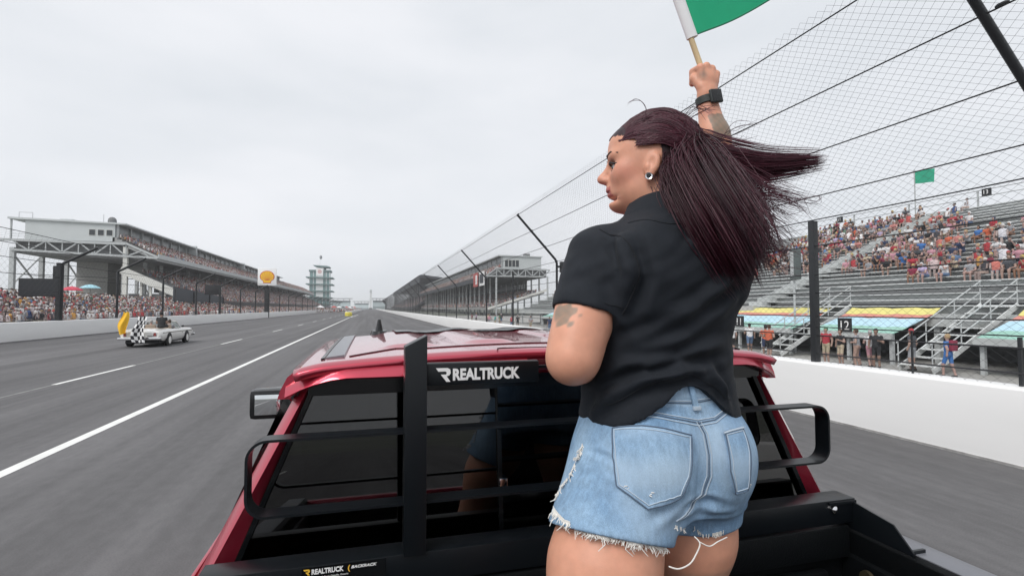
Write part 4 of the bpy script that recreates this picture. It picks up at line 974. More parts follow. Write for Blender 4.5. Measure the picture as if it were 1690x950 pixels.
# =================================================================== SPECTATORS one can tell apart
def skin_mat(name, c): return mat(name, c, .5, sss=.0)
PEOPLE_SKIN = [skin_mat('skin_fair', (.33, .22, .18)), skin_mat('skin_tan', (.25, .16, .125)), skin_mat('skin_rosy', (.36, .235, .205)), skin_mat('skin_brown', (.24, .13, .085))]
CLOTH = {}
def cloth(nm, c):
    CLOTH[nm] = mat('cloth_' + nm, c, .85, noise=.08, nscale=30); return CLOTH[nm]
for nm, c in dict(white=(.62, .62, .63), black=(.02, .021, .024), grey=(.28, .29, .31), navy=(.03, .045, .10), red=(.36, .035, .05), pink=(.48, .25, .30), maroon=(.22, .03, .06), blue=(.05, .16, .42), teal=(.05, .30, .30), orange=(.52, .12, .06), yellow=(.46, .37, .12), green=(.06, .22, .10), tan=(.45, .38, .28), charcoal=(.06, .065, .075), lilac=(.42, .35, .52), denim=(.10, .16, .27), khaki=(.36, .31, .22), salmon=(.48, .20, .18)).items(): cloth(nm, c)
HAIR_M = dict(brown=mat('hair_brown', (.06, .035, .022), .6), blonde=mat('hair_blonde', (.38, .27, .15), .6), grey=mat('hair_grey', (.4, .39, .38), .6), black=mat('hair_black', (.012, .011, .012), .55))
M_shoe = mat('shoe_dark', (.05, .05, .055), .7)
def figure(joints, h=.032, bulk=1.0):
    """one continuous body from named joints; groups 0 shirt 1 skin 2 legwear 3 hair 4 shoes. Faces +x."""
    J = {k: np.array(v, float) for k, v in joints.items()}; pr = []
    w = bulk
    pr += [ell((J['pelvis'] + J['chest']) / 2 + (0, 0, -.02), (.125 * w, .165 * w, .24), k=.05), ell(J['chest'], (.12 * w, .185 * w, .15), k=.06), ell(J['pelvis'], (.13 * w, .175 * w, .12), k=.05)]
    pr += [cone(J['chest'] + (0, 0, .1), J['head'] - (0, 0, .04), .058, .052, k=.03), ell(J['head'], (.098, .078, .118), k=.02), ell(J['head'] + (.095, 0, -.015), (.02, .014, .022), k=.015), ell(J['head'] + (-.02, 0, .03), (.105, .088, .11), k=.01)]
    for s in 'lr':
        sh, el, ha = J['sh_' + s], J['el_' + s], J['ha_' + s]
        pr += [cone(sh, el, .062 * w, .048, k=.04), cone(el, ha, .045, .034, k=.03), ell(ha, (.045, .035, .05), k=.02)]
        hp, kn, an = J['hip_' + s], J['kn_' + s], J['an_' + s]
        pr += [cone(hp, kn, .092 * w, .064, k=.04), cone(kn, an, .06, .042, k=.03), cone(an + (-.03, 0, -.03), an + (.13, 0, -.045), .045, .036, k=.03)]
    V, Q = organic(pr, h, 1)
    c = V[Q].mean(1); g = np.zeros(len(Q), int)
    hd = J['head']; z = c[:, 2]
    neck = J['chest'][2] + .16
    g[z > neck] = 1
    dh = c - hd
    hair = (np.linalg.norm(dh / np.array([.13, .11, .15]), axis=1) < 1.05) & ((dh[:, 0] < .015) | (dh[:, 2] > .055)) & (dh[:, 2] > -.06); g[hair] = 3
    def near(a, b, r):
        d = b - a; t = np.clip(((c - a) @ d) / (d @ d), 0, 1); return np.linalg.norm(c - a - t[:, None] * d, axis=1) < r
    for s in 'lr':
        mid = J['sh_' + s] * .35 + J['el_' + s] * .65
        g[near(mid, J['el_' + s], .075) | near(J['el_' + s], J['ha_' + s], .085)] = 1
        g[near(J['hip_' + s], J['kn_' + s], .125 * w) & (c[:, 2] < J['pelvis'][2] + .07)] = 2
        g[near(J['kn_' + s] * .6 + J['an_' + s] * .4, J['an_' + s], .09)] = 1
        g[near(J['kn_' + s], J['kn_' + s] * .6 + J['an_' + s] * .4, .085)] = 1
        g[near(J['an_' + s] + (-.04, 0, -.04), J['an_' + s] + (.14, 0, -.045), .075) & (c[:, 2] < J['an_' + s][2])] = 4
    g[(np.abs(c[:, 2] - J['pelvis'][2]) < .1) & (np.linalg.norm((c - J['pelvis'])[:, :2], axis=1) < .2) & (c[:, 2] < J['pelvis'][2] + .02)] = 2
    me_o = np_mesh('person', V, Q, [CLOTH['white'], PEOPLE_SKIN[0], CLOTH['denim'], HAIR_M['brown'], M_shoe], None, True, g)
    me = me_o.data; bpy.data.objects.remove(me_o); return me
def seated(lean=0.0, arms=0, turn=0.0):
    hx = .05 + lean; J = dict(pelvis=(0, 0, .10), chest=(hx * .9, 0, .44), head=(hx * 1.3 + .02, turn * .03, .74))
    for s, y in (('l', 1), ('r', -1)):
        J['sh_' + s] = (hx, y * .19, .52); J['hip_' + s] = (.03, y * .095, .08); J['kn_' + s] = (.44, y * .13, .10); J['an_' + s] = (.42, y * .12, -.36)
        if arms == 0: J['el_' + s] = (hx + .05, y * .25, .25); J['ha_' + s] = (.30, y * .12, .19)
        elif arms == 1: J['el_' + s] = (hx + .12, y * .25, .27); J['ha_' + s] = (.34, y * .05, .24)
        else: J['el_' + s] = (hx + .18, y * .22, .36) if y > 0 else (hx + .04, y * .26, .26); J['ha_' + s] = (hx + .20, y * .08, .62) if y > 0 else (.32, y * .1, .18)
    return J
def standing(stride=.1, arms=0, lean=0.0):
    J = dict(pelvis=(0, 0, .93), chest=(.01 + lean, 0, 1.28), head=(.03 + lean * 1.4, 0, 1.60))
    for s, y in (('l', 1), ('r', -1)):
        st = stride * y
        J['sh_' + s] = (lean, y * .20, 1.38); J['hip_' + s] = (0, y * .095, .90); J['kn_' + s] = (.04 + st * .6, y * .10, .50); J['an_' + s] = (-.02 + st, y * .10, .085)
        if arms == 0: J['el_' + s] = (-.04 - st * .5, y * .26, 1.11); J['ha_' + s] = (.06 - st, y * .27, .86)
        elif arms == 1: J['el_' + s] = (-.02, y * .30, 1.12); J['ha_' + s] = (.20, y * .10, 1.10)
        else: J['el_' + s] = (.02, y * .27, 1.12); J['ha_' + s] = (.26, y * .16, 1.22) if y > 0 else (.05, y * .27, .87)
    return J
SEATED = [figure(seated(0, 0)), figure(seated(.10, 1)), figure(seated(.18, 1), bulk=1.12), figure(seated(-.03, 0, 1), bulk=1.1), figure(seated(.06, 2)), figure(seated(.04, 0, -1), bulk=.92)]
STAND = [figure(standing(.02, 0), .026), figure(standing(.16, 0), .026), figure(standing(.05, 1), .026, 1.1), figure(standing(-.14, 2), .026, 1.05), figure(standing(.0, 2), .026, .93)]
def dress(o, shirt, legs, hair, skin, shoe=None):
    ms = [CLOTH[shirt], PEOPLE_SKIN[skin], CLOTH[legs] if legs in CLOTH else PEOPLE_SKIN[skin], CLOTH[hair[:-4]] if hair.endswith(' cap') else HAIR_M[hair], shoe or M_shoe]
    for i, m_ in enumerate(ms): o.material_slots[i].link = 'OBJECT'; o.material_slots[i].material = m_
def person(me, loc, rz, shirt, legs, hair, skin, label, group=None, sc=1.0, name='person'):
    o = bpy.data.objects.new(name, me); col.objects.link(o); o.location = loc; o.rotation_euler = (0, 0, rz); o.scale = (sc, sc, sc)
    dress(o, shirt, legs, hair, skin); return tag(o, label, 'person', group)
# --- people standing or walking on the concrete behind the right wall
WK = 'people on the walkway behind the right wall'
person(STAND[0], (21.8, 16.25, -.5), R(100), 'charcoal', 'grey', 'red cap', 0, 'man in charcoal t-shirt, grey trousers and red cap walking behind the fence', WK, 1.02)
pb = person(STAND[1], (21.2, 14.45, -.5), R(95), 'blue', 'blue', 'blonde', 2, 'woman in bright blue dress with maroon backpack behind the right wall', WK, .95)
MB().box(-.27, -.10, -.16, .16, 1.05, 1.48).build('backpack', CLOTH['maroon'], pb, bevel=.05)
person(STAND[4], (21.35, 17.45, -.5), R(200), 'black', 'black', 'black', 1, 'man dressed all in black standing left of the man in the red cap', WK)
person(STAND[2], (19.8, 22.0, -.5), R(10), 'orange', 'black', 'brown', 0, 'large person in orange shirt and black trousers behind the cab roof', WK, 1.03)
person(STAND[2], (20.4, 22.9, -.5), R(60), 'orange', 'navy', 'black', 1, 'person in orange shirt and navy trousers, left of another orange shirt', WK, 1.0)
person(STAND[0], (20.7, 19.4, -.5), R(190), 'red', 'khaki', 'green cap', 0, 'man in red shirt and green cap right of the thick fence post', WK)
person(STAND[4], (21.0, 18.9, -.5), R(170), 'black', 'tan', 'brown', 0, 'woman in black top beside the man in red shirt', WK, .95)
person(STAND[1], (21.6, 18.6, -.5), R(80), 'navy', 'navy', 'brown', 2, 'child in navy clothes standing behind the fence', WK, .72)
person(STAND[2], (20.95, 18.05, -.5), R(120), 'grey', 'skin', 'brown', 0, 'man in grey shirt and shorts bending beside the white shirt', WK, .98)
person(STAND[3], (21.5, 17.85, -.5), R(60), 'white', 'pink', 'grey', 2, 'grey haired woman in white shirt and pink trousers behind the fence', WK, .95)
person(STAND[0], (19.65, 24.6, -.5), R(90), 'white', 'black', 'brown', 0, 'person in white shirt and black trousers nearest the woman in the truck', WK)
person(STAND[3], (21.5, 25.4, -.5), R(60), 'white', 'denim', 'black', 1, 'person in white shirt and denim trousers behind the orange shirts', WK)
k = 0
rg = random.Random(11)
shade = [('navy', 'denim', 'black'), ('white', 'denim', 'brown'), ('grey', 'khaki', 'black'), ('red', 'denim', 'brown'), ('black', 'black', 'grey'), ('teal', 'khaki', 'brown'), ('pink', 'grey', 'blonde'), ('green', 'tan', 'brown'), ('charcoal', 'denim', 'white cap'), ('tan', 'navy', 'black'), ('maroon', 'khaki', 'brown'), ('lilac', 'black', 'blonde')]
for (s1, l1, h1) in shade:
    person(STAND[k % 5], (17.5 + rg.uniform(-1.5, 2.5), 50 + k * 3.6, -.5), R(rg.uniform(150, 260)), s1, l1, h1, k % 3, f'distant person in {s1} shirt and {l1} trousers beyond the bent fence post', WK); k += 1
# --- people seated in the right bleachers, one by one
COLW = ['white', 'white', 'grey', 'grey', 'black', 'black', 'black', 'charcoal', 'navy', 'charcoal', 'navy', 'red', 'red', 'pink', 'salmon', 'maroon', 'blue', 'orange', 'tan', 'lilac', 'denim', 'pink', 'white', 'black', 'red', 'grey']
LEGW = ['denim', 'khaki', 'black', 'skin', 'skin', 'grey', 'navy', 'tan']; HRW = ['brown', 'black', 'blonde', 'grey', 'white cap', 'red cap', 'black cap', 'brown', 'brown', 'yellow cap', 'navy cap']
ORD = ['first', 'second', 'third', 'fourth', 'fifth', 'sixth', 'seventh', 'eighth', 'ninth', 'tenth', 'eleventh', 'twelfth', 'thirteenth', 'fourteenth', 'fifteenth', 'sixteenth', 'seventeenth', 'eighteenth', 'nineteenth', 'twentieth', 'twenty-first', 'twenty-second', 'twenty-third', 'twenty-fourth', 'twenty-fifth']
rg = random.Random(23)
def blocks(i, y):
    """how full a stretch of a bench row is: three loose parties with empty benches between"""
    f = 0.0
    if 25.5 < y < 41 and i > 8: f = .72 if i > 12 else .42
    if 23 < y < 31 and 7 <= i <= 12: f = .58
    if 37 < y < 48 and 5 < i < 14: f = .30
    if 14 < y < 22.5 and 5 <= i <= 9: f = max(f, .75)
    if 18.5 < y < 24 and 6 <= i <= 9: f = max(f, .62)
    if 17 < y < 23 and 12 <= i <= 15: f = max(f, .55)
    if 19.5 < y < 26 and 9 <= i <= 11: f = max(f, .18)
    if 29 < y < 31.4: f *= .0
    if i < 5: f = .02
    if i >= 23: f *= .5
    if i > 18 and y < 28: f = 0
    return f
spots = []
for i in range(NR):
    y = 10.0
    while y < 48:
        if rg.random() < blocks(i, y): spots.append((i, y + rg.uniform(-.08, .08)))
        y += .58
random.Random(3).shuffle(spots)
ROWS_ = {}
for i, y in spots[:285]: ROWS_.setdefault(i, []).append(y)
for i in sorted(ROWS_):
    ys = sorted(ROWS_[i], reverse=True)      # from the left as seen from the track
    for j, y in enumerate(ys):
        s1 = rg.choice(COLW); l1 = rg.choice(LEGW); h1 = rg.choice(HRW)
        nth = ORD[j] if j < 25 else f'number {j + 1}'
        person(SEATED[rg.randrange(6)], (BX + DX * i, y, BZ + DZ * i + .02), math.pi + rg.uniform(-.4, .5), s1, l1, h1, rg.choice([0, 0, 1, 2, 2, 3]),
               f'{s1} shirted spectator, {nth} from the left on the {ORD[i]} bleacher row up', 'spectators seated in the right bleachers', rg.uniform(.93, 1.08), 'spectator')
rest = [(BX + DX * i, y, BZ + DZ * i + .1) for i, y in spots[285:]]
yy_ = rows(BX + 5, BZ + 5 * DZ / DX, DX, DZ, 18, 50, 86, .6, .42, 31, .1)
crowd('crowd', np.concatenate([np.array(rest).reshape(-1, 3), yy_]), -1, 'more spectators in the far part of the right bleachers', 33)

# =================================================================== WHITE CONVERTIBLE on the track
CAR = thing('convertible_car', 'white vintage convertible with two flags driving ahead on the left', 'car', (-11.93, 33.1, 0))
M_cw = mat('cream_white_paint', (.80, .79, .76), .3, coat=.8); M_trim = mat('gold_stripe', (.10, .09, .07), .5); M_int = mat('tan_vinyl', (.35, .28, .22), .7); M_tail = mat('tail_lens', (.28, .05, .045), .3)
def csec(y, hw, zs_, zt, zb=.30, tumble=.93):
    return [(-hw * .90, y, zb), (-hw, y, zb + .16), (-hw * 1.01, y, zs_ - .12), (-hw * tumble, y, zs_), (-hw * .6, y, zt), (0, y, zt + .015), (hw * .6, y, zt), (hw * tumble, y, zs_), (hw * 1.01, y, zs_ - .12), (hw, y, zb + .16), (hw * .90, y, zb)]
MB().loft([csec(-1.22, .88, .80, .80, .48), csec(-1.15, .94, .86, .88, .44), csec(-.6, .97, .93, .95, .32), csec(.0, .98, .97, .97, .30), csec(.45, .97, .94, .94, .28)]).build('rear_body', M_cw, CAR, smooth=True, auto=35)
MB().loft([csec(2.15, .97, .93, .93, .28), csec(2.9, .96, .93, .95, .28), csec(3.7, .95, .89, .93, .32), csec(4.15, .92, .82, .85, .42), csec(4.25, .86, .74, .74, .48)]).build('front_body', M_cw, CAR, smooth=True, auto=35)
for sx in (-1, 1):
    MB().loft([[(sx * .87, y, .28), (sx * .97, y, .44), (sx * .98, y, .81), (sx * .91, y, .935), (sx * .84, y, .93), (sx * .84, y, .28)] for y in (.44, 1.3, 2.16)]).build('door', M_cw, CAR, smooth=True, auto=35)
    MB().box(sx * .965, sx * .992, -.9, 3.9, .745, .775).build('side_stripe', M_trim, CAR)
    MB().box(sx * .975, sx * .99, 1.95, 2.1, .66, .70).build('door_handle', M_chrome, CAR)
    for wy in (0.0, 2.84):
        MB().lathe([(.40, -.012), (.40, .012)], (sx * .975, wy, .36), 'x', 24).build('wheel_arch', M_black, CAR)
        w = MB().lathe([(.19, -.11), (.31, -.11), (.335, -.07), (.335, .07), (.31, .11), (.19, .11)], (sx * .90, wy, .335), 'x', 24).build('wheel', M_rubber, CAR, smooth=True, auto=50)
        MB().lathe([(.01, .0), (.08, .03), (.19, -.01), (.21, .02)], (sx * 1.0 if sx > 0 else -1.03, wy, .335), 'x', 18).build('rim', M_cw, w, smooth=True)
    tl = MB().box(sx * .70 - .085, sx * .70 + .085, -1.245, -1.20, .585, .81).build('tail_light', M_chrome, CAR, bevel=.01)
    MB().box(sx * .70 - .06, sx * .70 + .06, -1.252, -1.246, .61, .785).build('lens', M_tail, tl)
    MB().box(sx * 1.02 - .07, sx * 1.02 + .05, 1.95, 2.05, .98, 1.09).build('door_mirror', M_black, CAR, bevel=.02)
    MB().bar((sx * .86, 2.2, .93), (sx * .72, 1.72, 1.34), .05, .04).build('windscreen_pillar', M_cw, CAR)
    MB().add([(sx * .90, 1.75, .93), (sx * .87, 2.15, .93), (sx * .74, 1.75, 1.30)], [(0, 1, 2)]).build('quarter_light', M_win, CAR)
MB().bar((-.74, 1.72, 1.34), (.74, 1.72, 1.34), .05, .04).build('windscreen_header', M_cw, CAR)
MB().add([(-.84, 2.19, .94), (.84, 2.19, .94), (.71, 1.73, 1.33), (-.71, 1.73, 1.33)], [(0, 1, 2, 3)]).build('windscreen', M_screen, CAR)
MB().prism([(-.98, .40), (.98, .40), (1.01, .46), (1.0, .54), (-1.0, .54), (-1.01, .46)], 'y', -1.36, -1.18).build('rear_bumper', M_chrome, CAR, bevel=.03); MB().box(-1.0, 1.0, 4.2, 4.36, .40, .56).build('front_bumper', M_chrome, CAR, bevel=.03)
MB().box(-.16, .16, -1.262, -1.23, .57, .72).build('licence_plate', M_tan if 'M_tan' in globals() else M_int, CAR); MB().box(.35, .60, -1.25, -1.22, .60, .625).build('badge', M_black, CAR)
MB().box(-.84, .84, .46, 2.2, .28, .36).build('cabin_floor', M_int, CAR); MB().box(-.8, .8, .55, .95, .36, .66).build('rear_seat', M_int, CAR, bevel=.05); MB().prism([(.42, .6), (.56, .6), (.52, 1.0), (.42, 1.0)], 'x', -.8, .8).build('seat_back', M_int, CAR, bevel=.03)
for sx in (-.4, .4): MB().prism([(1.2, .45), (1.36, .45), (1.28, 1.16), (1.17, 1.16)], 'x', sx - .26, sx + .26).build('front_seat', M_int, CAR, bevel=.04)
MB().box(-.82, .82, 2.0, 2.2, .6, .93).build('dashboard', M_black, CAR, bevel=.04); MB().box(-.78, .80, -.9, .40, .30, .40).build('underbody', M_black, CAR); MB().box(-.8, .8, -.9, 3.9, .2, .32).build('chassis', M_black, CAR)
person(SEATED[3], (-11.52, 33.58, .98), R(90), 'black', 'black', 'black', 1, 'person in black jacket sitting high on the white convertible rear seat', None, 1.08)
person(SEATED[0], (-12.35, 34.4, .58), R(90), 'salmon', 'khaki', 'grey', 0, 'grey haired person low in the seat of the white convertible')
person(SEATED[1], (-11.5, 34.55, .58), R(90), 'grey', 'denim', 'brown', 0, 'driver in grey behind the windscreen of the white convertible')
# flags held out over the boot
def cloth_flag(name, lab, loc, w, h, m_, seed, nx=14, nz=18, pole=1.5, cat='flag'):
    t = thing(name, lab, cat, loc)
    MB().tube([(0, 0, -.05), (.03, .0, pole)], .014, 6).build('pole', M_white, t)
    V = []; F = []; rr = random.Random(seed); p1, p2 = rr.uniform(0, 6), rr.uniform(0, 6)
    for j in range(nz + 1):
        v = j / nz
        for i in range(nx + 1):
            u = i / nx; V.append(((u - .3) * w * (.75 + .5 * math.sin(v * 2.6 + p2)**2) + .09 * math.sin(v * 5 + p1), -.06 - .10 * math.sin(u * 7 + v * 2.5 + p2) * (.3 + v) - .22 * v, pole - h * v + .03 * math.sin(u * 9 + p1)))
    for j in range(nz):
        for i in range(nx): a = j * (nx + 1) + i; F.append((a, a + 1, a + nx + 2, a + nx + 1))
    idx = [((i // 2) + (j // 3)) % 2 if isinstance(m_, list) else 0 for j in range(nz) for i in range(nx)]
    np_mesh('flag_cloth', np.array(V), F, m_, t, True, idx); return t
cloth_flag('yellow_flag', 'yellow flag hanging over the boot of the white convertible', (-12.68, 31.80, .55), .36, 1.15, mat('flag_yellow', (.80, .46, .02), .7), 3, pole=1.34)
cloth_flag('chequered_flag', 'black and white chequered flag draped over the convertible boot', (-11.92, 31.72, .35), .50, 1.35, [mat('flag_white', (.78, .78, .78), .7), mat('flag_black', (.015, .015, .02), .7)], 8, nx=10, nz=20, pole=1.30)

from mathutils.bvhtree import BVHTree
# =================================================================== THE WOMAN standing in the truck bed (she faces +y, head turned to her left)
def loft_prim(zs, cx, cy, a, b, k=.02, pw=2.2, cut=None, op='add'):
    """torso-like mass: elliptic sections up the z axis; cut(x,y,z) > 0 trims it"""
    zs = np.array(zs); cx = np.array(cx, float) + 0 * zs; cy = np.array(cy, float) + 0 * zs; a = np.array(a); b = np.array(b)
    zz = np.linspace(zs[0], zs[-1], 60)
    def sm(v):   # smooth the section table
        u = np.interp(zz, zs, v); kx = np.array([1, 2, 3, 2, 1]) / 9.; up = np.pad(u, 2, mode='edge'); return np.convolve(up, kx, 'valid')
    T = [sm(v) for v in (cx, cy, a, b)]
    def f(X, Y, Z):
        C = [np.interp(Z, zz, t) for t in T]
        q = (np.abs((X - C[0]) / C[2]) ** pw + np.abs((Y - C[1]) / C[3]) ** pw) ** (1 / pw)
        d = (q - 1) * np.minimum(C[2], C[3]); d = np.maximum(d, np.maximum(zs[0] - Z, Z - zs[-1]))
        return d if cut is None else np.maximum(d, cut(X, Y, Z))
    lo = np.array([(cx - a).min(), (cy - b).min(), zs[0]]); hi = np.array([(cx + a).max(), (cy + b).max(), zs[-1]])
    return dict(f=f, lo=lo, hi=hi, k=k, op=op)
def half(p, n, r, k=.006):
    """remove everything beyond the plane through p with normal n, within r"""
    p = np.array(p, float); n = np.array(n, float); n /= np.linalg.norm(n)
    def f(X, Y, Z): return np.maximum(-((X - p[0]) * n[0] + (Y - p[1]) * n[1] + (Z - p[2]) * n[2]), np.sqrt((X - p[0]) ** 2 + (Y - p[1]) ** 2 + (Z - p[2]) ** 2) - r)
    return dict(f=f, lo=p - r, hi=p + r, k=k, op='sub')
def catmull(P, t):
    P = np.asarray(P, float); n = len(P) - 1; x = np.clip(t, 0, 1) * n; i = np.minimum(x.astype(int), n - 1); u = (x - i)[:, None]
    p0 = P[np.maximum(i - 1, 0)]; p1 = P[i]; p2 = P[i + 1]; p3 = P[np.minimum(i + 2, n)]
    return .5 * ((2 * p1) + (-p0 + p2) * u + (2 * p0 - 5 * p1 + 4 * p2 - p3) * u ** 2 + (-p0 + 3 * p1 - 3 * p2 + p3) * u ** 3)
# ---- anatomy landmarks
CX, CY = .640, 1.030
SH_L, EL_L, HA_L = (.474, 1.020, 2.222), (.388, .955, 2.020), (.600, 1.262, 1.990)
SH_R, EL_R, WR_R = (.800, 1.060, 2.275), (.930, 1.200, 2.490), (.899, 1.214, 2.705)
HIP_L, KN_L, AN_L = (.540, 1.015, 1.80), (.37, .90, 1.42), (.30, .80, 1.04)
HIP_R, KN_R, AN_R = (.710, 1.03, 1.80), (.700, 1.06, 1.42), (.715, 1.02, 1.04)
HC = np.array((.617, 1.050, 2.447)); HA = R(-63)
HF = np.array((math.sin(HA), math.cos(HA), 0)); HLV = np.array((-HF[1], HF[0], 0)); HU = np.array((0, 0, 1.0))
HM = np.stack([HF, HLV, HU], 1)
def HL(f, l, z): return HC + HF * f + HLV * l + HU * z
def hell(f, l, z, rf, rl, rz, k=.012, op='add', tilt=0.0, yaw=0.0):
    M = HM.copy()
    if tilt: c, s = math.cos(tilt), math.sin(tilt); M = HM @ np.array([[c, 0, s], [0, 1, 0], [-s, 0, c]])
    if yaw: c, s = math.cos(yaw), math.sin(yaw); M = M @ np.array([[c, -s, 0], [s, c, 0], [0, 0, 1]])
    return ell(HL(f, l, z), (rf, rl, rz), M, k, op)
head = [hell(-.018, 0, .022, .098, .077, .088), hell(.028, 0, -.022, .060, .062, .078, .03), hell(.045, 0, .048, .042, .056, .045, .03),
        hell(.030, 0, -.062, .050, .050, .040, .03), hell(.070, 0, -.083, .020, .024, .018, .022), hell(.012, .036, -.060, .036, .022, .026, .03), hell(.012, -.036, -.060, .036, .022, .026, .03),
        hell(.056, .040, -.020, .024, .022, .024, .022), hell(.056, -.040, -.020, .024, .022, .024, .022), hell(.068, .028, .021, .020, .026, .011, .016), hell(.068, -.028, .021, .020, .026, .011, .016)]
head += [cone(HL(.080, 0, .010), HL(.105, 0, -.022), .0078, .0092, .012), hell(.106, 0, -.026, .0105, .010, .0092, .008), hell(.096, .010, -.030, .009, .0065, .007, .008), hell(.096, -.010, -.030, .009, .0065, .007, .008)]
head += [hell(.082, 0, -.052, .014, .022, .012, .014), hell(.0855, 0, -.0535, .0075, .020, .0052, .006), hell(.0835, 0, -.0640, .0078, .017, .0058, .006)]
head += [hell(.094, 0, -.0590, .012, .026, .0017, .003, 'sub'), hell(.083, .031, -.0035, .012, .017, .010, .010, 'sub'), hell(.083, -.031, -.0035, .012, .017, .010, .010, 'sub'), hell(.078, 0, -.0765, .016, .03, .004, .012, 'sub')]
# ear with a bowl and a lobe
for s in (1, -1):
    head += [hell(-.004, s * .0770, -.016, .0175, .0085, .028, .006, 'add', R(-14), s * R(-20)), hell(.0005, s * .0870, -.011, .0100, .0075, .0165, .004, 'sub', R(-14)), hell(.006, s * .0810, -.022, .004, .004, .007, .004), hell(.003, s * .0775, -.041, .0085, .006, .009, .006)]
body = [loft_prim([1.73, 1.78, 1.83, 1.92, 2.0, 2.1, 2.2, 2.27, 2.32], CX - .015, CY, [.12, .15, .155, .145, .132, .132, .140, .12, .08], [.08, .105, .11, .105, .10, .10, .10, .08, .055], .03),
        cone((.642, 1.015, 2.27), (.632, 1.028, 2.372), .060, .055, .03), cone((.632, 1.028, 2.35), HL(-.02, 0, -.05), .056, .054, .02)]
body += [cone(SH_L, EL_L, .058, .044, .04), cone((.433, .987, 2.115), (.404, .965, 2.060), .0625, .054, .03), ell(np.array(EL_L) + (-.002, -.006, -.008), (.034, .036, .030), None, .03), cone(EL_L, np.array(EL_L) * .7 + np.array(HA_L) * .3, .044, .048, .03), cone(np.array(EL_L) * .7 + np.array(HA_L) * .3, np.array(EL_L) * .6 + np.array(HA_L) * .4, .048, .046, .03), cone(np.array(EL_L) * .6 + np.array(HA_L) * .4, HA_L, .044, .028, .03)]
body += [cone(SH_R, EL_R, .062, .045, .04), cone(EL_R, (.915, 1.207, 2.60), .047, .040, .02), cone((.915, 1.207, 2.60), WR_R, .040, .027, .02, 'add', ((0, 1, 0), .85))]
# right fist closed round the flag stick, seen from the back of the hand
STK = np.array((.8935, 1.228, 2.795)); SD = np.array((-.330, .050, .943)); SD /= np.linalg.norm(SD)
body += [ell((.9045, 1.214, 2.752), (.031, .019, .040), None, .015), ell((.899, 1.212, 2.722), (.026, .018, .022), None, .012)]
for i, (kx, kz) in enumerate(((.879, 2.789), (.8975, 2.795), (.915, 2.789), (.929, 2.776))):
    kn = np.array((kx, 1.212, kz)); base = np.array((.9045 + (kx - .9045) * .8, 1.211, 2.755))
    mid = kn + (0.0 + .002 * i, .036, .004 - .004 * i); tip = mid + (.004, .008, -.030 + .003 * i); end = tip + (.002, -.022, -.004)
    body += chain([base, kn, mid, tip, end], [.0115, .0108, .0098, .009, .0078], .003)
body += chain([np.array((.882, 1.214, 2.735)), np.array((.872, 1.232, 2.765)), np.array((.890, 1.250, 2.790)), np.array((.912, 1.252, 2.806))], [.014, .0125, .0115, .0095], .006)
# left hand resting on the rack's name plate
hl = np.array(HA_L)
body += [ell(hl + (0.004, .022, .002), (.034, .042, .016), None, .015)]
for i in range(4):
    b0 = hl + (-.026 + .020 * i, .048, .004); body += chain([b0, b0 + (0, .026, .002), b0 + (.001, .040, -.018), b0 + (.001, .034, -.038)], [.0105, .0098, .009, .008], .005)
body += chain([hl + (.024, .010, 0), hl + (.046, .026, -.004), hl + (.052, .046, -.012)], [.012, .0105, .009], .006)
body += head
legs = []
for hp, kn, an in ((HIP_L, KN_L, AN_L), (HIP_R, KN_R, AN_R)):
    hp, kn, an = (np.array(q) for q in (hp, kn, an)); mid = hp + (kn - hp) * .52; rs = 1.0 if hp[0] < .6 else .94
    legs += [cone(hp, mid, .110 * rs, .104 * rs, .04), cone(mid, kn, .104 * rs, .064, .04), cone(kn, kn + (an - kn) * .35 + (0, -.012, 0), .060, .062, .03), cone(kn + (an - kn) * .35 + (0, -.012, 0), an, .060, .038, .03)]
body += legs
Vb, Qb = organic(body, .003, 2, lo=(.26, .76, 1.545), hi=(1.0, 1.33, 2.85))
Vl, Ql = organic(legs, .006, 1, lo=(.15, .6, 1.02), hi=(1.0, 1.3, 1.565))
Vall = np.concatenate([Vb, Vl]); Qall = np.concatenate([Qb, Ql + len(Vb)])
# skin colour: even tone, rosier cheeks and lips, inked patches, the scalp under the hair
def gauss(P, c, r): return np.exp(-(((P - np.array(c)) / r) ** 2).sum(1))
rel = (Vall - HC) @ HM
colr = np.tile(np.array((.62, .305, .205)), (len(Vall), 1))
def blend(w, c):
    global colr
    w = np.clip(w, 0, 1)[:, None]; colr = colr * (1 - w) + np.array(c) * w
blend(.50 * gauss(rel, (.052, .055, -.025), (.03, .03, .025)), (.56, .20, .15)); blend(.55 * gauss(rel, (.11, 0, -.027), (.014, .014, .012)), (.52, .20, .15))
lip = ((rel[:, 0] > .076) & (np.abs(rel[:, 1]) < .026) & (np.abs(rel[:, 2] + .059) < .0115)); blend(lip * .85, (.40, .12, .11))
blend(.75 * gauss(rel, (.080, .034, .0035), (.016, .018, .006)), (.16, .07, .055)); blend(.35 * gauss(rel, (.072, .040, -.012), (.02, .02, .006)), (.42, .19, .14))
from_sh = lambda P, a, b: np.clip(((P - np.array(a)) @ (np.array(b) - np.array(a))) / ((np.array(b) - np.array(a)) @ (np.array(b) - np.array(a))), -.5, 1.5)
rgn = np.random.default_rng(4)
nzv = np.sin(Vall[:, 0] * 310) * np.sin(Vall[:, 2] * 270 + Vall[:, 0] * 90) * .5 + .5
tt = from_sh(Vall, EL_R, WR_R); inarm = np.linalg.norm(Vall - (np.array(EL_R) + tt[:, None] * (np.array(WR_R) - np.array(EL_R))), axis=1) < .06
blend(inarm * (tt > .40) * (tt < .74) * (Vall[:, 0] > .890 - (tt - .4) * .02) * (.75 + .15 * nzv), (.165, .150, .115))
blend(inarm * gauss(Vall, (.885, 1.18, 2.66), (.012, .04, .015)) * .6, (.45, .16, .14))
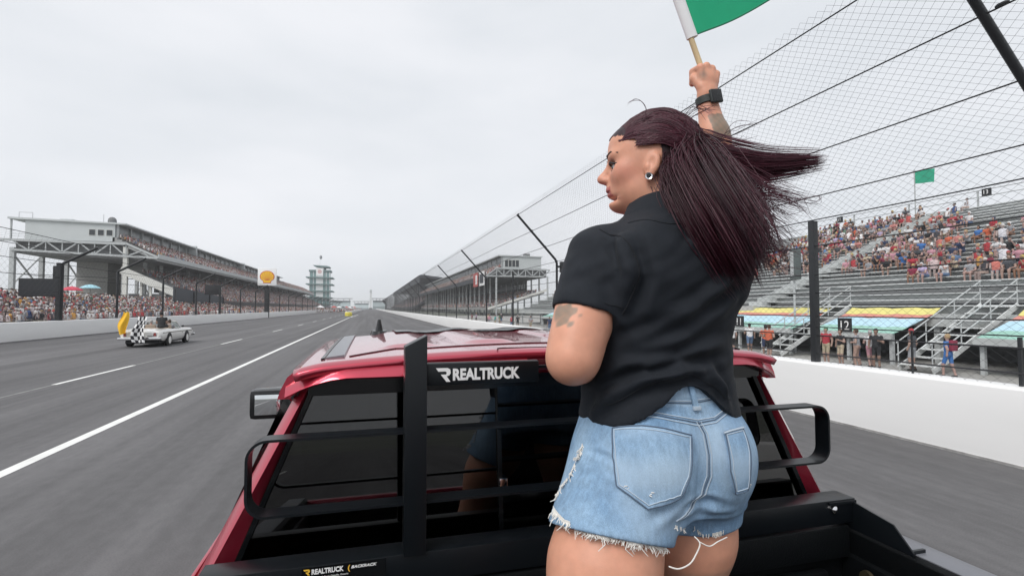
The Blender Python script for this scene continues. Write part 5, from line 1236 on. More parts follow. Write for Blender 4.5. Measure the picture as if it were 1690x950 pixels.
tl_ = from_sh(Vall, SH_L, EL_L); inl = (np.linalg.norm(Vall - (np.array(SH_L) + tl_[:, None] * (np.array(EL_L) - np.array(SH_L))), axis=1) < .08)
tz_ = gauss(Vall, (0.357, 0.94, 2.115), (.034, .05, .034)) + .28 * np.sin(Vall[:, 2] * 190 + Vall[:, 1] * 140) * np.sin(Vall[:, 0] * 230 - Vall[:, 2] * 90)
blend(inl * np.clip((tz_ - .42) * 6, 0, 1) * (.72 + .15 * nzv), (.20, .175, .135))
blend(.7 * gauss(Vall, (.880, 1.20, 2.765), (.010, .03, .012)), (.20, .17, .14))
rel[:, 2] += .0010 * np.sin(rel[:, 0] * 700) - .005
hair_w = ((rel[:, 2] > .062 - .35 * np.maximum(0, .085 - rel[:, 0]) * (rel[:, 0] > .02) ) & (rel[:, 0] > .02)) | ((rel[:, 0] <= .02) & (rel[:, 2] > .026)) | ((rel[:, 0] < -.022) & (rel[:, 2] > -.045 - (rel[:, 0] + .022) * .6))
hair_w &= (np.linalg.norm(rel / np.array([.14, .12, .14]), axis=1) < 1.0) & (rel[:, 2] > -.075)
ear_zone = (np.abs(rel[:, 1]) > .071) & (rel[:, 0] > -.024) & (rel[:, 2] < .014); hair_w &= ~ear_zone
blend(hair_w * 1.0, (.022, .006, .010))
M_skin = bpy.data.materials.new('skin'); M_skin.use_nodes = True; nt = M_skin.node_tree; b_ = nt.nodes['Principled BSDF']
at_ = nt.nodes.new('ShaderNodeAttribute'); at_.attribute_name = 'Col'
nn = nt.nodes.new('ShaderNodeTexNoise'); nn.inputs['Scale'].default_value = 38; nn.inputs['Detail'].default_value = 6
tcn = nt.nodes.new('ShaderNodeTexCoord'); nt.links.new(tcn.outputs['Object'], nn.inputs['Vector'])
rr_ = nt.nodes.new('ShaderNodeMapRange'); rr_.inputs['From Min'].default_value = .3; rr_.inputs['From Max'].default_value = .7; rr_.inputs['To Min'].default_value = .93; rr_.inputs['To Max'].default_value = 1.06; nt.links.new(nn.outputs['Fac'], rr_.inputs['Value'])
mm_ = nt.nodes.new('ShaderNodeMix'); mm_.data_type = 'RGBA'; mm_.blend_type = 'MULTIPLY'; mm_.inputs['Factor'].default_value = 1; nt.links.new(at_.outputs['Color'], mm_.inputs['A']); nt.links.new(rr_.outputs[0], mm_.inputs['B']); nt.links.new(mm_.outputs['Result'], b_.inputs['Base Color'])
n3 = nt.nodes.new('ShaderNodeTexNoise'); n3.inputs['Scale'].default_value = 420; nt.links.new(tcn.outputs['Object'], n3.inputs['Vector']); bp_ = nt.nodes.new('ShaderNodeBump'); bp_.inputs['Strength'].default_value = .10; bp_.inputs['Distance'].default_value = .002; nt.links.new(n3.outputs['Fac'], bp_.inputs['Height']); nt.links.new(bp_.outputs[0], b_.inputs['Normal'])
b_.inputs['Roughness'].default_value = .48; b_.inputs['Specular IOR Level'].default_value = .4; b_.inputs['Subsurface Weight'].default_value = .25; b_.inputs['Subsurface Radius'].default_value = (.010, .004, .0025); b_.inputs['Subsurface Scale'].default_value = .8
WM = thing('person', 'woman in dark polo and denim shorts holding up a green flag', 'person', (CX, .98, .952))
WO = Vector((CX, .98, .952))
def rebase(o):
    """move a part modelled in world space under the woman's own origin"""
    o.data.transform(Matrix.Translation(-WO)); o.parent = WM; return o
bo = rebase(np_mesh('body', Vall, Qall, M_skin)); ca = bo.data.attributes.new('Col', 'FLOAT_COLOR', 'POINT')
ca.data.foreach_set('color', np.concatenate([colr, np.ones((len(colr), 1))], 1).astype(np.float32).ravel())
def sub(o, par):
    o.data.transform(Matrix.Translation(-WO)); o.parent = par; return o
# eyes, lashes and brows
M_eye = mat('eye_white', (.72, .70, .68), .2); M_iris = mat('iris_dark', (.05, .035, .025), .15); M_lash = mat('lash_black', (.012, .009, .009), .6); M_brow = mat('brow_brown', (.045, .022, .018), .8)
for s in (1, -1):
    dz = -.008
    V_, Q_ = organic([hell(.0690, s * .031, .004 + dz, .0125, .0125, .0115, .002)], .0016, 1); sub(np_mesh('eyeball', V_, Q_, M_eye), bo)
    V_, Q_ = organic([hell(.0788, s * .0300, .0035 + dz, .0048, .0058, .0062, .002)], .0012, 1); sub(np_mesh('iris', V_, Q_, M_iris), bo)
    m = MB(); m.tube([HL(.0795, s * .016, .004 + dz), HL(.0875, s * .024, .0118 + dz), HL(.0860, s * .036, .0125 + dz), HL(.0765, s * .0475, .0065 + dz), HL(.0705, s * .0560, .0060 + dz)], [.0010, .0026, .0030, .0026, .0008], 6); sub(m.build('lashes', M_lash, None, smooth=True), bo)
    m = MB(); m.tube([HL(.080, s * .017, -.0035 + dz), HL(.0830, s * .030, -.0060 + dz), HL(.0745, s * .046, -.001 + dz)], [.0005, .0011, .0007], 5); sub(m.build('lower_lid', M_lash, None, smooth=True), bo)
    m = MB(); m.tube([HL(.0905, s * .012, .0180), HL(.0915, s * .025, .0230), HL(.0850, s * .041, .0262), HL(.0685, s * .0590, .0205)], [.0022, .0036, .0036, .0010], 6); sub(m.build('eyebrow', M_brow, None, smooth=True), bo)
# ear studs: black disc in a silver ring
for s in (1, -1):
    c = HL(.004, s * .0865, -.0435); e = MB(); n = 18
    ax = HLV * s; u = HF; w = HU
    def circ(r, o): return [tuple(c + ax * o + u * r * math.cos(2 * math.pi * j / n) + w * r * math.sin(2 * math.pi * j / n)) for j in range(n)]
    e.loft([circ(.0045, -.006), circ(.0085, -.004), circ(.0092, .0), circ(.0075, .003), circ(.0052, .0022), circ(.0050, .0)]); eo = sub(e.build('ear_stud', M_chrome, None, smooth=True), bo)
    e = MB(); e.loft([circ(.0052, 0), circ(.0048, .0022), circ(.0005, .0026)]); sub(e.build('stud_inset', M_gloss, None, smooth=True), bo)

# ---- garments
def fold_push(V, N, folds, gain=1.0):
    """ridge / crease along short polylines: (points, width, height)"""
    for pts, w, hgt in folds:
        P = [np.array(p) for p in pts]; best = np.full(len(V), 9.0); endf = np.ones(len(V)); tot = sum(np.linalg.norm(P[i + 1] - P[i]) for i in range(len(P) - 1)); acc = 0
        par = np.zeros(len(V))
        for i in range(len(P) - 1):
            d = P[i + 1] - P[i]; L = np.linalg.norm(d); t = np.clip(((V - P[i]) @ d) / (L * L), 0, 1); q = np.linalg.norm(V - P[i] - t[:, None] * d, axis=1)
            m_ = q < best; best = np.where(m_, q, best); par = np.where(m_, (acc + t * L) / tot, par); acc += L
        tap = np.sin(np.clip(par, .03, .97) * math.pi) ** .5
        V = V + N * (gain * hgt * tap * (np.exp(-(best / w) ** 2) - .45 * np.exp(-((best - 1.9 * w) / w) ** 2)))[:, None]
    return V
def hem(X, Y, Z):
    back = np.clip((1.06 - Y) / .10, 0, 1)
    return (1.878 + .084 * np.exp(-((X - .612) / .085) ** 2) * back - .010 * np.clip((X - .70) / .08, 0, 1) * back) - Z
shirt = [cone((.482, 1.020, 2.224), (.425, .980, 2.085), .077, .0755, .03), cone((.780, 1.05, 2.262), (.880, 1.140, 2.400), .080, .066, .03),
         half((.4315, .984, 2.102), (-.34, -.16, -.92), .15), half((.874, 1.132, 2.390), (.42, .47, .78), .12),
         cone((.434, .986, 2.112), (.398, .960, 2.01), .0660, .064, .004, 'sub'), cone((.85, 1.10, 2.35), (.93, 1.2, 2.49), .058, .05, .004, 'sub'),
         loft_prim([1.86, 1.90, 1.97, 2.04, 2.12, 2.19, 2.235, 2.275, 2.310, 2.345], [.617, .617, .615, .616, .620, .628, .634, .638, .640, .638], [1.022, 1.020, 1.020, 1.022, 1.020, 1.016, 1.016, 1.014, 1.012, 1.014],
                   [.178, .173, .162, .160, .167, .176, .174, .148, .112, .078], [.146, .142, .134, .134, .140, .143, .136, .116, .092, .072], .04, 2.3, hem),
         ell((.560, .925, 2.20), (.085, .045, .095), None, .05), ell((.700, .930, 2.215), (.085, .045, .095), None, .05),
         cone((.640, 1.016, 2.28), (.632, 1.028, 2.40), .064, .066, .01, 'sub')]
Vs, Qs = organic(shirt, .0042, 2)
Ns = vnormals(Vs, Qs)
FOLDS = [([(0.479, 0.921, 2.262), (0.488, 0.901, 2.189), (0.481, 0.926, 2.124)], .016, .012), ([(0.46, 0.937, 2.258), (0.479, 0.913, 2.201), (0.481, 0.915, 2.141)], .010, -.007), ([(0.503, 0.905, 2.243), (0.513, 0.894, 2.177), (0.494, 0.902, 2.106)], .014, -.006),
         ([(0.723, 0.877, 2.204), (0.625, 0.865, 2.129), (0.523, 0.885, 2.077)], .013, .007), ([(0.719, 0.88, 2.167), (0.637, 0.863, 2.106), (0.563, 0.875, 2.059)], .010, -.006), ([(0.715, 0.882, 2.13), (0.614, 0.871, 2.064), (0.489, 0.907, 2.023)], .012, .006),
         ([(0.711, 0.897, 2.055), (0.581, 0.882, 2.025), (0.464, 0.936, 2.003)], .010, .006), ([(0.711, 0.898, 2.024), (0.592, 0.879, 2.011), (0.488, 0.93, 1.979)], .009, -.006), ([(0.63, 0.888, 2.312), (0.615, 0.884, 2.25), (0.573, 0.887, 2.213)], .010, .005),
         ([(0.441, 0.987, 1.904), (0.481, 0.944, 1.947), (0.53, 0.897, 1.99), (0.615, 0.873, 2.004), (0.693, 0.885, 1.959)], .014, .012), ([(0.449, 0.973, 1.956), (0.499, 0.926, 1.991), (0.569, 0.886, 2.004)], .010, -.006), ([(0.65, 0.884, 2.021), (0.681, 0.888, 1.971), (0.706, 0.903, 1.919)], .010, .008),
         ([(0.412, 0.963, 2.204), (0.438, 0.947, 2.166), (0.469, 0.929, 2.13)], .012, .004), ([(0.393, 0.98, 2.155), (0.432, 0.95, 2.13), (0.475, 0.928, 2.112)], .004, -.0018), ([(0.457, 0.946, 2.057), (0.512, 0.899, 2.082), (0.574, 0.87, 2.106)], .012, -.004)]
Vs = fold_push(Vs, Ns, FOLDS, 1.45)
w1 = np.sin(Vs[:, 0] * 41 + Vs[:, 2] * 63 + 1.3) * np.sin(Vs[:, 2] * 37 - Vs[:, 0] * 23) * .0016 + np.sin(Vs[:, 0] * 95 - Vs[:, 2] * 120 + 3 * np.sin(Vs[:, 2] * 30)) * .0006
Vs = relax(Vs + Ns * w1[:, None], Qs, .3)
M_polo = mat('polo_fabric', (.0098, .0128, .0185), .75, spec=.28, noise=.10, nscale=60, bump=.30, bscale=900)
M_polo.node_tree.nodes['Principled BSDF'].inputs['Sheen Weight'].default_value = .03
so = rebase(np_mesh('polo_shirt', Vs, Qs, M_polo))
# collar: a folded ring round the neck
secs = []; n = 48
for j in range(n + 1):
    a = 2 * math.pi * j / n + math.pi / 2; fx, fy = math.cos(a), math.sin(a); op = max(0, fy) ** 3   # opens at the front
    c0 = np.array((.637, 1.018, 2.328 - .030 * op + .014 * max(0, -fy))); r0 = .071; r1 = .088 + .014 * (1 - abs(fy)) + .004 * max(0, -fy)
    q = [(r0, 0.0), (r0 - .004, .022), (r0 + .002, .031), (r0 + .010, .026), (r1, -.010), (r1 + .002, -.014), (r1 - .004, -.016), (r0 + .008, .012)]
    secs.append([tuple(c0 + np.array((fx * rr * 1.0, fy * rr * .96, zz - .004 * (rr > r0 + .01) ))) for rr, zz in q])
cm = MB(); cm.loft(secs, cap=False); sub(cm.build('collar', M_polo, None, smooth=True, auto=70), so)
sbv = BVHTree.FromPolygons([tuple(v) for v in Vs], [tuple(q) for q in Qs]); M_ss = mat('polo_seam', (.004, .005, .008), .9)
def shirt_line(pts, name, r=.0011):
    Q = [sbv.find_nearest(Vector(q)) for q in catmull(pts, np.linspace(0, 1, 30))]; m = MB(); m.tube([h[0] + h[1] * .0003 for h in Q], r, 5); return sub(m.build(name, M_ss, None, smooth=True), so)
shirt_line([(0.453, 0.968, 2.303), (0.476, 0.922, 2.26), (0.49, 0.9, 2.2), (0.486, 0.903, 2.141), (0.475, 0.908, 2.106)], 'armhole_seam', .0016)
shirt_line([(0.391, 0.991, 2.16), (0.405, 0.946, 2.144), (0.443, 0.916, 2.129), (0.475, 0.907, 2.12)], 'sleeve_stitching', .0009)
shirt_line([(0.503, 0.954, 2.316), (0.549, 0.901, 2.296), (0.613, 0.883, 2.299), (0.69, 0.892, 2.314)], 'yoke_seam', .0011)
shirt_line([(0.445, 0.986, 1.914), (0.481, 0.944, 1.941), (0.524, 0.9, 1.976), (0.592, 0.88, 1.988), (0.663, 0.883, 1.961), (0.706, 0.903, 1.929)], 'hem_stitching', .0009)
# ---- denim shorts
def shorts_cut(X, Y, Z): return np.maximum(1.60 - Z, Z - 1.968 - .012 * np.clip((1.03 - Y) / .13, -1, 1))
shorts = [cone((.538, 1.012, 1.78), (.458, .955, 1.640), .124, .124, .045), half((.4600, .955, 1.668), (-.26, -.26, -.93), .20, .004), cone((.474, .966, 1.668), (.40, .914, 1.54), .1125, .1115, .004, 'sub'),
          cone((.712, 1.030, 1.79), (.706, 1.045, 1.620), .112, .113, .045), half((.706, 1.045, 1.645), (.03, .0, -1.0), .140, .004), cone((.706, 1.045, 1.652), (.704, 1.05, 1.55), .1035, .102, .004, 'sub'),
          loft_prim([1.70, 1.76, 1.82, 1.87, 1.92, 1.95, 1.99], [.624, .624, .624, .622, .620, .619, .619], [1.025, 1.02, 1.02, 1.024, 1.03, 1.032, 1.034], [.178, .186, .186, .178, .165, .157, .153], [.128, .138, .144, .141, .132, .128, .126], .035, 2.2, shorts_cut),
          ell((.545, .945, 1.795), (.094, .086, .110), None, .035), ell((.704, .950, 1.800), (.088, .082, .106), None, .035),
          ell((.628, .845, 1.78), (.010, .028, .11), None, .028, 'sub')]
Vd, Qd = organic(shorts, .0042, 2)
Nd = vnormals(Vd, Qd)
DF = [([(0.43, 0.973, 1.829), (0.446, 0.927, 1.831), (0.453, 0.905, 1.826)], .006, -.004), ([(0.426, 0.975, 1.804), (0.44, 0.93, 1.801), (0.455, 0.905, 1.8)], .006, -.0035), ([(0.406, 0.971, 1.791), (0.429, 0.934, 1.775), (0.453, 0.896, 1.778)], .008, -.006), ([(0.401, 0.973, 1.77), (0.418, 0.937, 1.765), (0.45, 0.897, 1.764)], .007, .004),
      ([(0.572, 0.875, 1.741), (0.629, 0.88, 1.742), (0.708, 0.9, 1.742)], .007, -.005), ([(0.567, 0.877, 1.724), (0.629, 0.881, 1.721), (0.711, 0.9, 1.718)], .008, .005), ([(0.584, 0.884, 1.706), (0.635, 0.88, 1.701), (0.708, 0.902, 1.699)], .007, -.004), ([(0.49, 0.867, 1.725), (0.533, 0.865, 1.743), (0.583, 0.871, 1.764)], .010, -.006),
      ([(0.656, 0.866, 1.893), (0.644, 0.861, 1.848), (0.634, 0.855, 1.805)], .010, -.003)]
Vd = fold_push(Vd, Nd, DF)
band = np.clip((Vd[:, 2] - (1.926 + .012 * np.clip((1.03 - Vd[:, 1]) / .13, -1, 1))) / .003, 0, 1); Vd = Vd + Nd * (band * .0025)[:, None]
M_denim = bpy.data.materials.new('faded_denim'); M_denim.use_nodes = True; nt = M_denim.node_tree; b_ = nt.nodes['Principled BSDF']
tcn = nt.nodes.new('ShaderNodeTexCoord')
def nnode(scale, det=4, st=(1, 1, 1)):
    mp_ = nt.nodes.new('ShaderNodeMapping'); mp_.inputs['Scale'].default_value = st; nt.links.new(tcn.outputs['Object'], mp_.inputs['Vector']); n_ = nt.nodes.new('ShaderNodeTexNoise'); n_.inputs['Scale'].default_value = scale; n_.inputs['Detail'].default_value = det; nt.links.new(mp_.outputs[0], n_.inputs['Vector']); return n_
na, nb, nc = nnode(11, 6), nnode(120, 3, (1, 1, .25)), nnode(700, 2, (1, 1, .4))
cr = nt.nodes.new('ShaderNodeValToRGB'); cr.color_ramp.elements[0].position = .30; cr.color_ramp.elements[0].color = (.13, .235, .38, 1); cr.color_ramp.elements[1].position = .72; cr.color_ramp.elements[1].color = (.29, .42, .56, 1)
nt.links.new(na.outputs['Fac'], cr.inputs['Fac'])
def mul(prev, n_, a):
    r = nt.nodes.new('ShaderNodeMapRange'); r.inputs['From Min'].default_value = .3; r.inputs['From Max'].default_value = .7; r.inputs['To Min'].default_value = 1 - a; r.inputs['To Max'].default_value = 1 + a; nt.links.new(n_.outputs['Fac'], r.inputs['Value'])
    m_ = nt.nodes.new('ShaderNodeMix'); m_.data_type = 'RGBA'; m_.blend_type = 'MULTIPLY'; m_.inputs['Factor'].default_value = 1; nt.links.new(prev, m_.inputs['A']); nt.links.new(r.outputs[0], m_.inputs['B']); return m_.outputs['Result']
c1 = mul(mul(cr.outputs[0], nb, .14), nc, .16)
va = nt.nodes.new('ShaderNodeAttribute'); va.attribute_name = 'fade'; fm = nt.nodes.new('ShaderNodeMix'); fm.data_type = 'RGBA'; nt.links.new(va.outputs['Fac'], fm.inputs['Factor']); nt.links.new(c1, fm.inputs['A']); fm.inputs['B'].default_value = (.46, .58, .70, 1)
nt.links.new(fm.outputs['Result'], b_.inputs['Base Color']); b_.inputs['Roughness'].default_value = .85; b_.inputs['Specular IOR Level'].default_value = .2
bp_ = nt.nodes.new('ShaderNodeBump'); bp_.inputs['Strength'].default_value = .4; bp_.inputs['Distance'].default_value = .0015; nt.links.new(nc.outputs['Fac'], bp_.inputs['Height']); nt.links.new(bp_.outputs[0], b_.inputs['Normal'])
do = np_mesh('denim_shorts', Vd, Qd, M_denim)
# worn, paler patches: seat of the shorts, hems, seam
fade = .55 * gauss(Vd, (.66, .86, 1.85), (.05, .08, .06)) + .45 * gauss(Vd, (.56, .85, 1.72), (.08, .06, .04)) + .4 * gauss(Vd, (.73, .86, 1.80), (.05, .06, .08)) + .35 * gauss(Vd, (.47, .90, 1.78), (.03, .06, .1)) + .3 * (Vd[:, 2] > 1.925)
fa = do.data.attributes.new('fade', 'FLOAT', 'POINT'); fa.data.foreach_set('value', np.clip(fade, 0, .8).astype(np.float32))
bvh = BVHTree.FromPolygons([tuple(v) for v in Vd], [tuple(q) for q in Qd])
def onto(p, off=.002):
    """drop a measured point on to the cloth, then lift it off along the cloth's normal"""
    h = bvh.find_nearest(Vector(p)); n_ = h[1]
    return h[0] + n_ * off
M_thread = mat('pale_thread', (.60, .60, .56), .8); M_stitch = mat('dark_seam', (.10, .14, .20), .9); M_seam = mat('pale_seam', (.42, .50, .58), .85); M_fray = mat('white_fray', (.74, .72, .68), .9)
rebase(do)
def patch(poly, name, nu=14, off=.0035):
    """sewn-on panel: four-sided-plus outline given as a corner list -> fan grid laid on the cloth"""
    P = [Vector(q) for q in poly]; c = sum(P, Vector()) / len(P); V = []; F = []; rings = 9; B = []
    for i in range(len(P)):
        a, b = P[i], P[(i + 1) % len(P)]
        for j in range(8): B.append(a + (b - a) * j / 8)
    nB = len(B)
    for r in range(rings + 1):
        s = 1 - r / (rings + .0) * .999
        for q in B: p = c + (q - c) * s; V.append(onto(p, off))
    for q in B: V.append(onto(q, -.002))
    for r in range(rings):
        for j in range(nB): F.append((r * nB + j, r * nB + (j + 1) % nB, (r + 1) * nB + (j + 1) % nB, (r + 1) * nB + j))
    o = (rings + 1) * nB
    for j in range(nB): F.append((j, o + j, o + (j + 1) % nB, (j + 1) % nB))
    m = MB(); m.add(V, F); po = sub(m.build(name, M_denim, None, smooth=True, auto=50), do)
    fa = po.data.attributes.new('fade', 'FLOAT', 'POINT'); zz = np.array([v[2] for v in V]); fa.data.foreach_set('value', np.clip(.30 + .25 * np.sin(zz * 60), .05, .5).astype(np.float32))
    for ins, mt, rad in ((.0, M_stitch, .0014), (.0065, M_seam, .0011)):
        pts = []
        for q in B + B[:1]:
            d = (c - q); d = d.normalized() * ins; p = q + d; pts.append(onto(p, off + .0006))
        m = MB(); m.tube(pts, rad, 5); sub(m.build('pocket_stitching', mt, None, smooth=True), do)
    return po
patch([(0.4667, 0.9369, 1.881), (0.604, 0.882, 1.872), (0.5874, 0.8633, 1.801), (0.5644, 0.8591, 1.767), (0.4958, 0.86, 1.75), (0.4509, 0.8921, 1.786)], 'back_pocket')
def surface_line(pts, name, m_, r, off=.001, n=10):
    Q = []
    for i in range(len(pts) - 1):
        a, b = Vector(pts[i]), Vector(pts[i + 1])
        for j in range(n): Q.append(onto(a + (b - a) * j / n, off))
    Q.append(onto(pts[-1], off)); m = MB(); m.tube(Q, r, 5); return sub(m.build(name, m_, None, smooth=True), do)
# right pocket, gaping, near the outline
patch([(0.6786, 0.8817, 1.873), (0.7258, 0.8904, 1.876), (0.7301, 0.8757, 1.838), (0.7255, 0.8696, 1.793), (0.723, 0.8743, 1.76), (0.6944, 0.8724, 1.757), (0.6797, 0.8669, 1.803)], 'back_pocket', off=.006)
surface_line([(0.675, 0.8808, 1.871), (0.6966, 0.8829, 1.874), (0.727, 0.8901, 1.875)], 'pocket_hem', M_seam, .0025, .0075, 6)
# seams: centre back, yoke, waistband, side
cb = [(0.6283, 0.8907, 1.895), (0.6386, 0.8843, 1.872), (0.6422, 0.877, 1.833), (0.6422, 0.878, 1.791), (0.631, 0.8822, 1.756), (0.6017, 0.8798, 1.733), (0.5662, 0.8709, 1.717)]
for dx, mt in ((0.0, M_stitch), (.0055, M_seam), (-.0045, M_seam)): surface_line([(p[0] + dx, p[1], p[2]) for p in cb], 'seat_seam', mt, .0012)
yk = [(0.4794, 0.9458, 1.907), (0.5185, 0.9142, 1.912), (0.5735, 0.8944, 1.904), (0.6278, 0.89, 1.893)]; yk2 = [(0.6278, 0.89, 1.893), (0.6688, 0.8924, 1.896), (0.7103, 0.9084, 1.911)]
for dz, mt in ((0, M_stitch), (.0055, M_seam), (-.006, M_seam)):
    surface_line([(p[0], p[1], p[2] + dz) for p in yk], 'yoke_seam', mt, .0012); surface_line([(p[0], p[1], p[2] + dz) for p in yk2], 'yoke_seam', mt, .0012)
for dz, mt in ((0, M_stitch), (.004, M_seam)): surface_line([(p[0], p[1], p[2] + dz) for p in [(0.493, 0.9408, 1.925), (0.5334, 0.9164, 1.932), (0.6187, 0.9, 1.93), (0.6814, 0.9082, 1.934), (0.7323, 0.932, 1.935)]], 'waistband_seam', mt, .0012)
# belt loop
a, b = onto((0.6187, 0.9032, 1.967), .003), onto((0.628, 0.8976, 1.919), .003); m = MB(); m.bar(a, b, .011, .006, (0, -1, 0)); bl_ = sub(m.build('belt_loop', M_denim, None, bevel=.001), do)
m = MB(); q = onto((0.6282, 0.8979, 1.92), .004); m.box(q[0] - .008, q[0] + .008, q[1] - .004, q[1] + .003, q[2] - .004, q[2] + .004); sub(m.build('belt_loop_tack', M_seam, None, bevel=.001), do)
# frayed hems and ripped side: loose threads
rgf = random.Random(12)
def threads(path, n, l0, l1, name, down=(0, 0, -1), r=.0011):
    m = MB(); P = [Vector(p) for p in path]
    for _ in range(n):
        t = rgf.random() * (len(P) - 1); i = int(t); p = P[i].lerp(P[min(i + 1, len(P) - 1)], t - i); p = onto(p, .0012)
        L = rgf.uniform(l0, l1); d = Vector(down) + Vector((rgf.uniform(-.9, .9), rgf.uniform(-.5, .2), rgf.uniform(-.3, .3))); d.normalize(); q1 = p + d * L * .5 + Vector((rgf.uniform(-.3, .3), rgf.uniform(-.3, .1), 0)) * L; q2 = p + d * L + Vector((rgf.uniform(-.4, .4), rgf.uniform(-.3, .1), 0)) * L
        m.tube([p + Vector((0, 0, .004)), p, q1, q2], [r, r * 1.1, r, r * .6], 4)
    o = sub(m.build(name, M_fray, None, smooth=True), do); o['kind'] = 'stuff'; return o
HEML = [(0.3629, 0.997, 1.714), (0.3608, 0.931, 1.713), (0.4029, 0.8752, 1.707), (0.4678, 0.8502, 1.696), (0.5416, 0.87, 1.67)]
threads(HEML, 330, .003, .013, 'frayed_hem', r=.0008); threads(HEML, 30, .012, .026, 'frayed_hem', r=.0010)
threads([(0.5584, 0.8712, 1.706), (0.6686, 0.9368, 1.648), (0.7122, 0.9291, 1.655)], 46, .002, .007, 'frayed_hem')
threads([(0.4241, 0.9895, 1.837), (0.415, 0.9871, 1.817), (0.3949, 0.984, 1.78), (0.3734, 1.011, 1.727)], 90, .003, .014, 'ripped_side', (-.6, -.5, -.3))
threads([(0.5001, 0.8628, 1.767), (0.5067, 0.8627, 1.791)], 14, .003, .008, 'worn_spot', (1, -.2, 0)); threads([(0.7236, 0.8713, 1.774), (0.7297, 0.8754, 1.763)], 12, .003, .007, 'worn_spot', (1, -.2, 0)); threads([(0.4574, 0.8874, 1.79), (0.4668, 0.8791, 1.782)], 12, .003, .008, 'worn_spot', (1, -.2, 0))
curve_pts = lambda P: [tuple(q) for q in catmull(P, np.linspace(0, 1, 24))]
lt = MB(); lt.tube(curve_pts([(0.586, 0.847, 1.695), (0.593, 0.84, 1.684), (0.583, 0.839, 1.665), (0.569, 0.838, 1.651), (0.55, 0.844, 1.642), (0.535, 0.853, 1.644)]), .0013, 5).tube(curve_pts([(0.592, 0.843, 1.687), (0.613, 0.84, 1.677), (0.635, 0.844, 1.681), (0.665, 0.857, 1.68)]), .0011, 5)
sub(lt.build('dangling_thread', M_fray, None, smooth=True), do)
# ---- watch
Wc = Vector((.9005, 1.2125, 2.6965)); wax = (Vector(WR_R) - Vector((.915, 1.207, 2.60))).normalized()
u = Vector((1, 0, 0)); u = (u - wax * u.dot(wax)).normalized(); v = wax.cross(u)
secs = []
for j in range(33):
    a = 2 * math.pi * j / 32; e = u * math.cos(a) * .0305 + v * math.sin(a) * .0265; en = e.normalized()
    secs.append([tuple(Wc + e + wax * -.011), tuple(Wc + e + en * .003 + wax * -.009), tuple(Wc + e + en * .003 + wax * .009), tuple(Wc + e + wax * .011)])
m = MB(); m.loft(secs, cap=False)
wt = thing('wrist_watch', 'dark smart watch on the raised wrist of the woman', 'watch', tuple(Wc))
def atw(o, par): o.data.transform(Matrix.Translation(-Wc)); o.parent = par; return o
M_strap = mat('watch_strap', (.030, .036, .034), .55)
atw(m.build('strap', M_strap, None, smooth=True, auto=50), wt)
fd = (-v if v.y > 0 else v); fc = Wc + fd * .031 + u * .004; M4 = frame(fc, u, wax)
m = MB(); m.box(-.0185, .0185, -.019, .019, -.005, .005); cs = m.build('case', mat('watch_case', (.045, .05, .05), .3, metal=.5), None, bevel=.004, seg=3); cs.data.transform(M4); atw(cs, wt)
m = MB(); m.box(-.0155, .0155, -.016, .016, .0052, .0058); cs = m.build('screen', M_gloss, None, bevel=.0002)
cs.data.transform(M4 @ Matrix.Translation((0, 0, 0)) if (M4.to_3x3() @ Vector((0, 0, 1))).dot(fd) > 0 else M4 @ Matrix.Diagonal((1, 1, -1, 1))); atw(cs, wt)
# ---- flag in her hand
FB = Vector(STK) - Vector(SD) * .16; FD = Vector(SD)
FG = thing('green_flag', 'large green flag with white sleeve on a wooden stick in her hand', 'flag', tuple(FB))
def atf(o): o.data.transform(Matrix.Translation(-FB)); o.parent = FG; return o
m = MB(); m.tube([FB, FB + FD * .45, FB + FD * .86], [.0080, .0080, .0075], 12); atf(m.build('stick', mat('pale_wood', (.55, .42, .24), .55, noise=.15, nscale=40, stretch=(1, 1, .1)), None, smooth=True))
fs = FB + FD * .255; wind = Vector((.80, -.28, .0)).normalized(); wv = (wind - FD * wind.dot(FD)).normalized(); nrm = FD.cross(wv).normalized()
V = []; F = []; nu, nv = 40, 30; Lw, Lh = .62, .56
for j in range(nv + 1):
    for i in range(nu + 1):
        a, b = i / nu, j / nv; wob = .030 * math.sin(a * 8.5 + b * 1.6) * min(1, a * 3) + .014 * math.sin(a * 17 - b * 3) * a
        p = fs + FD * (b * Lh + .16 * a * a * Lh + .02 * a) + wv * (.010 + a * Lw) + nrm * wob; V.append(tuple(p))
for j in range(nv):
    for i in range(nu): q = j * (nu + 1) + i; F.append((q, q + 1, q + nu + 2, q + nu + 1))
M_fgreen = mat('flag_green', (.010, .36, .175), .65, noise=.04, nscale=30, bump=.2, bscale=1500)
nt = M_fgreen.node_tree; b_ = nt.nodes['Principled BSDF']; o_ = nt.nodes['Material Output']; trl = nt.nodes.new('ShaderNodeBsdfTranslucent'); trl.inputs[0].default_value = (.02, .55, .28, 1); ms_ = nt.nodes.new('ShaderNodeMixShader'); ms_.inputs[0].default_value = .35; nt.links.new(b_.outputs[0], ms_.inputs[1]); nt.links.new(trl.outputs[0], ms_.inputs[2]); nt.links.new(ms_.outputs[0], o_.inputs['Surface'])
atf(np_mesh('flag_cloth', np.array(V), F, M_fgreen))
m = MB(); m.tube([Vector(V[i]) for i in range(0, nu + 1)], .0028, 5); atf(m.build('flag_hem', mat('flag_hem_green', (.008, .22, .11), .7), None, smooth=True))
m = MB(); m.loft([[tuple(fs + FD * (t * Lh - .005) + (wv * math.cos(k_ * math.pi / 6) * .0165 + nrm * math.sin(k_ * math.pi / 6) * .0105) + wv * .004) for k_ in range(12)] for t in (0, .02, .3, .6, 1.0)]); atf(m.build('flag_sleeve', mat('flag_sleeve_white', (.74, .74, .75), .75), None, smooth=True, auto=60))
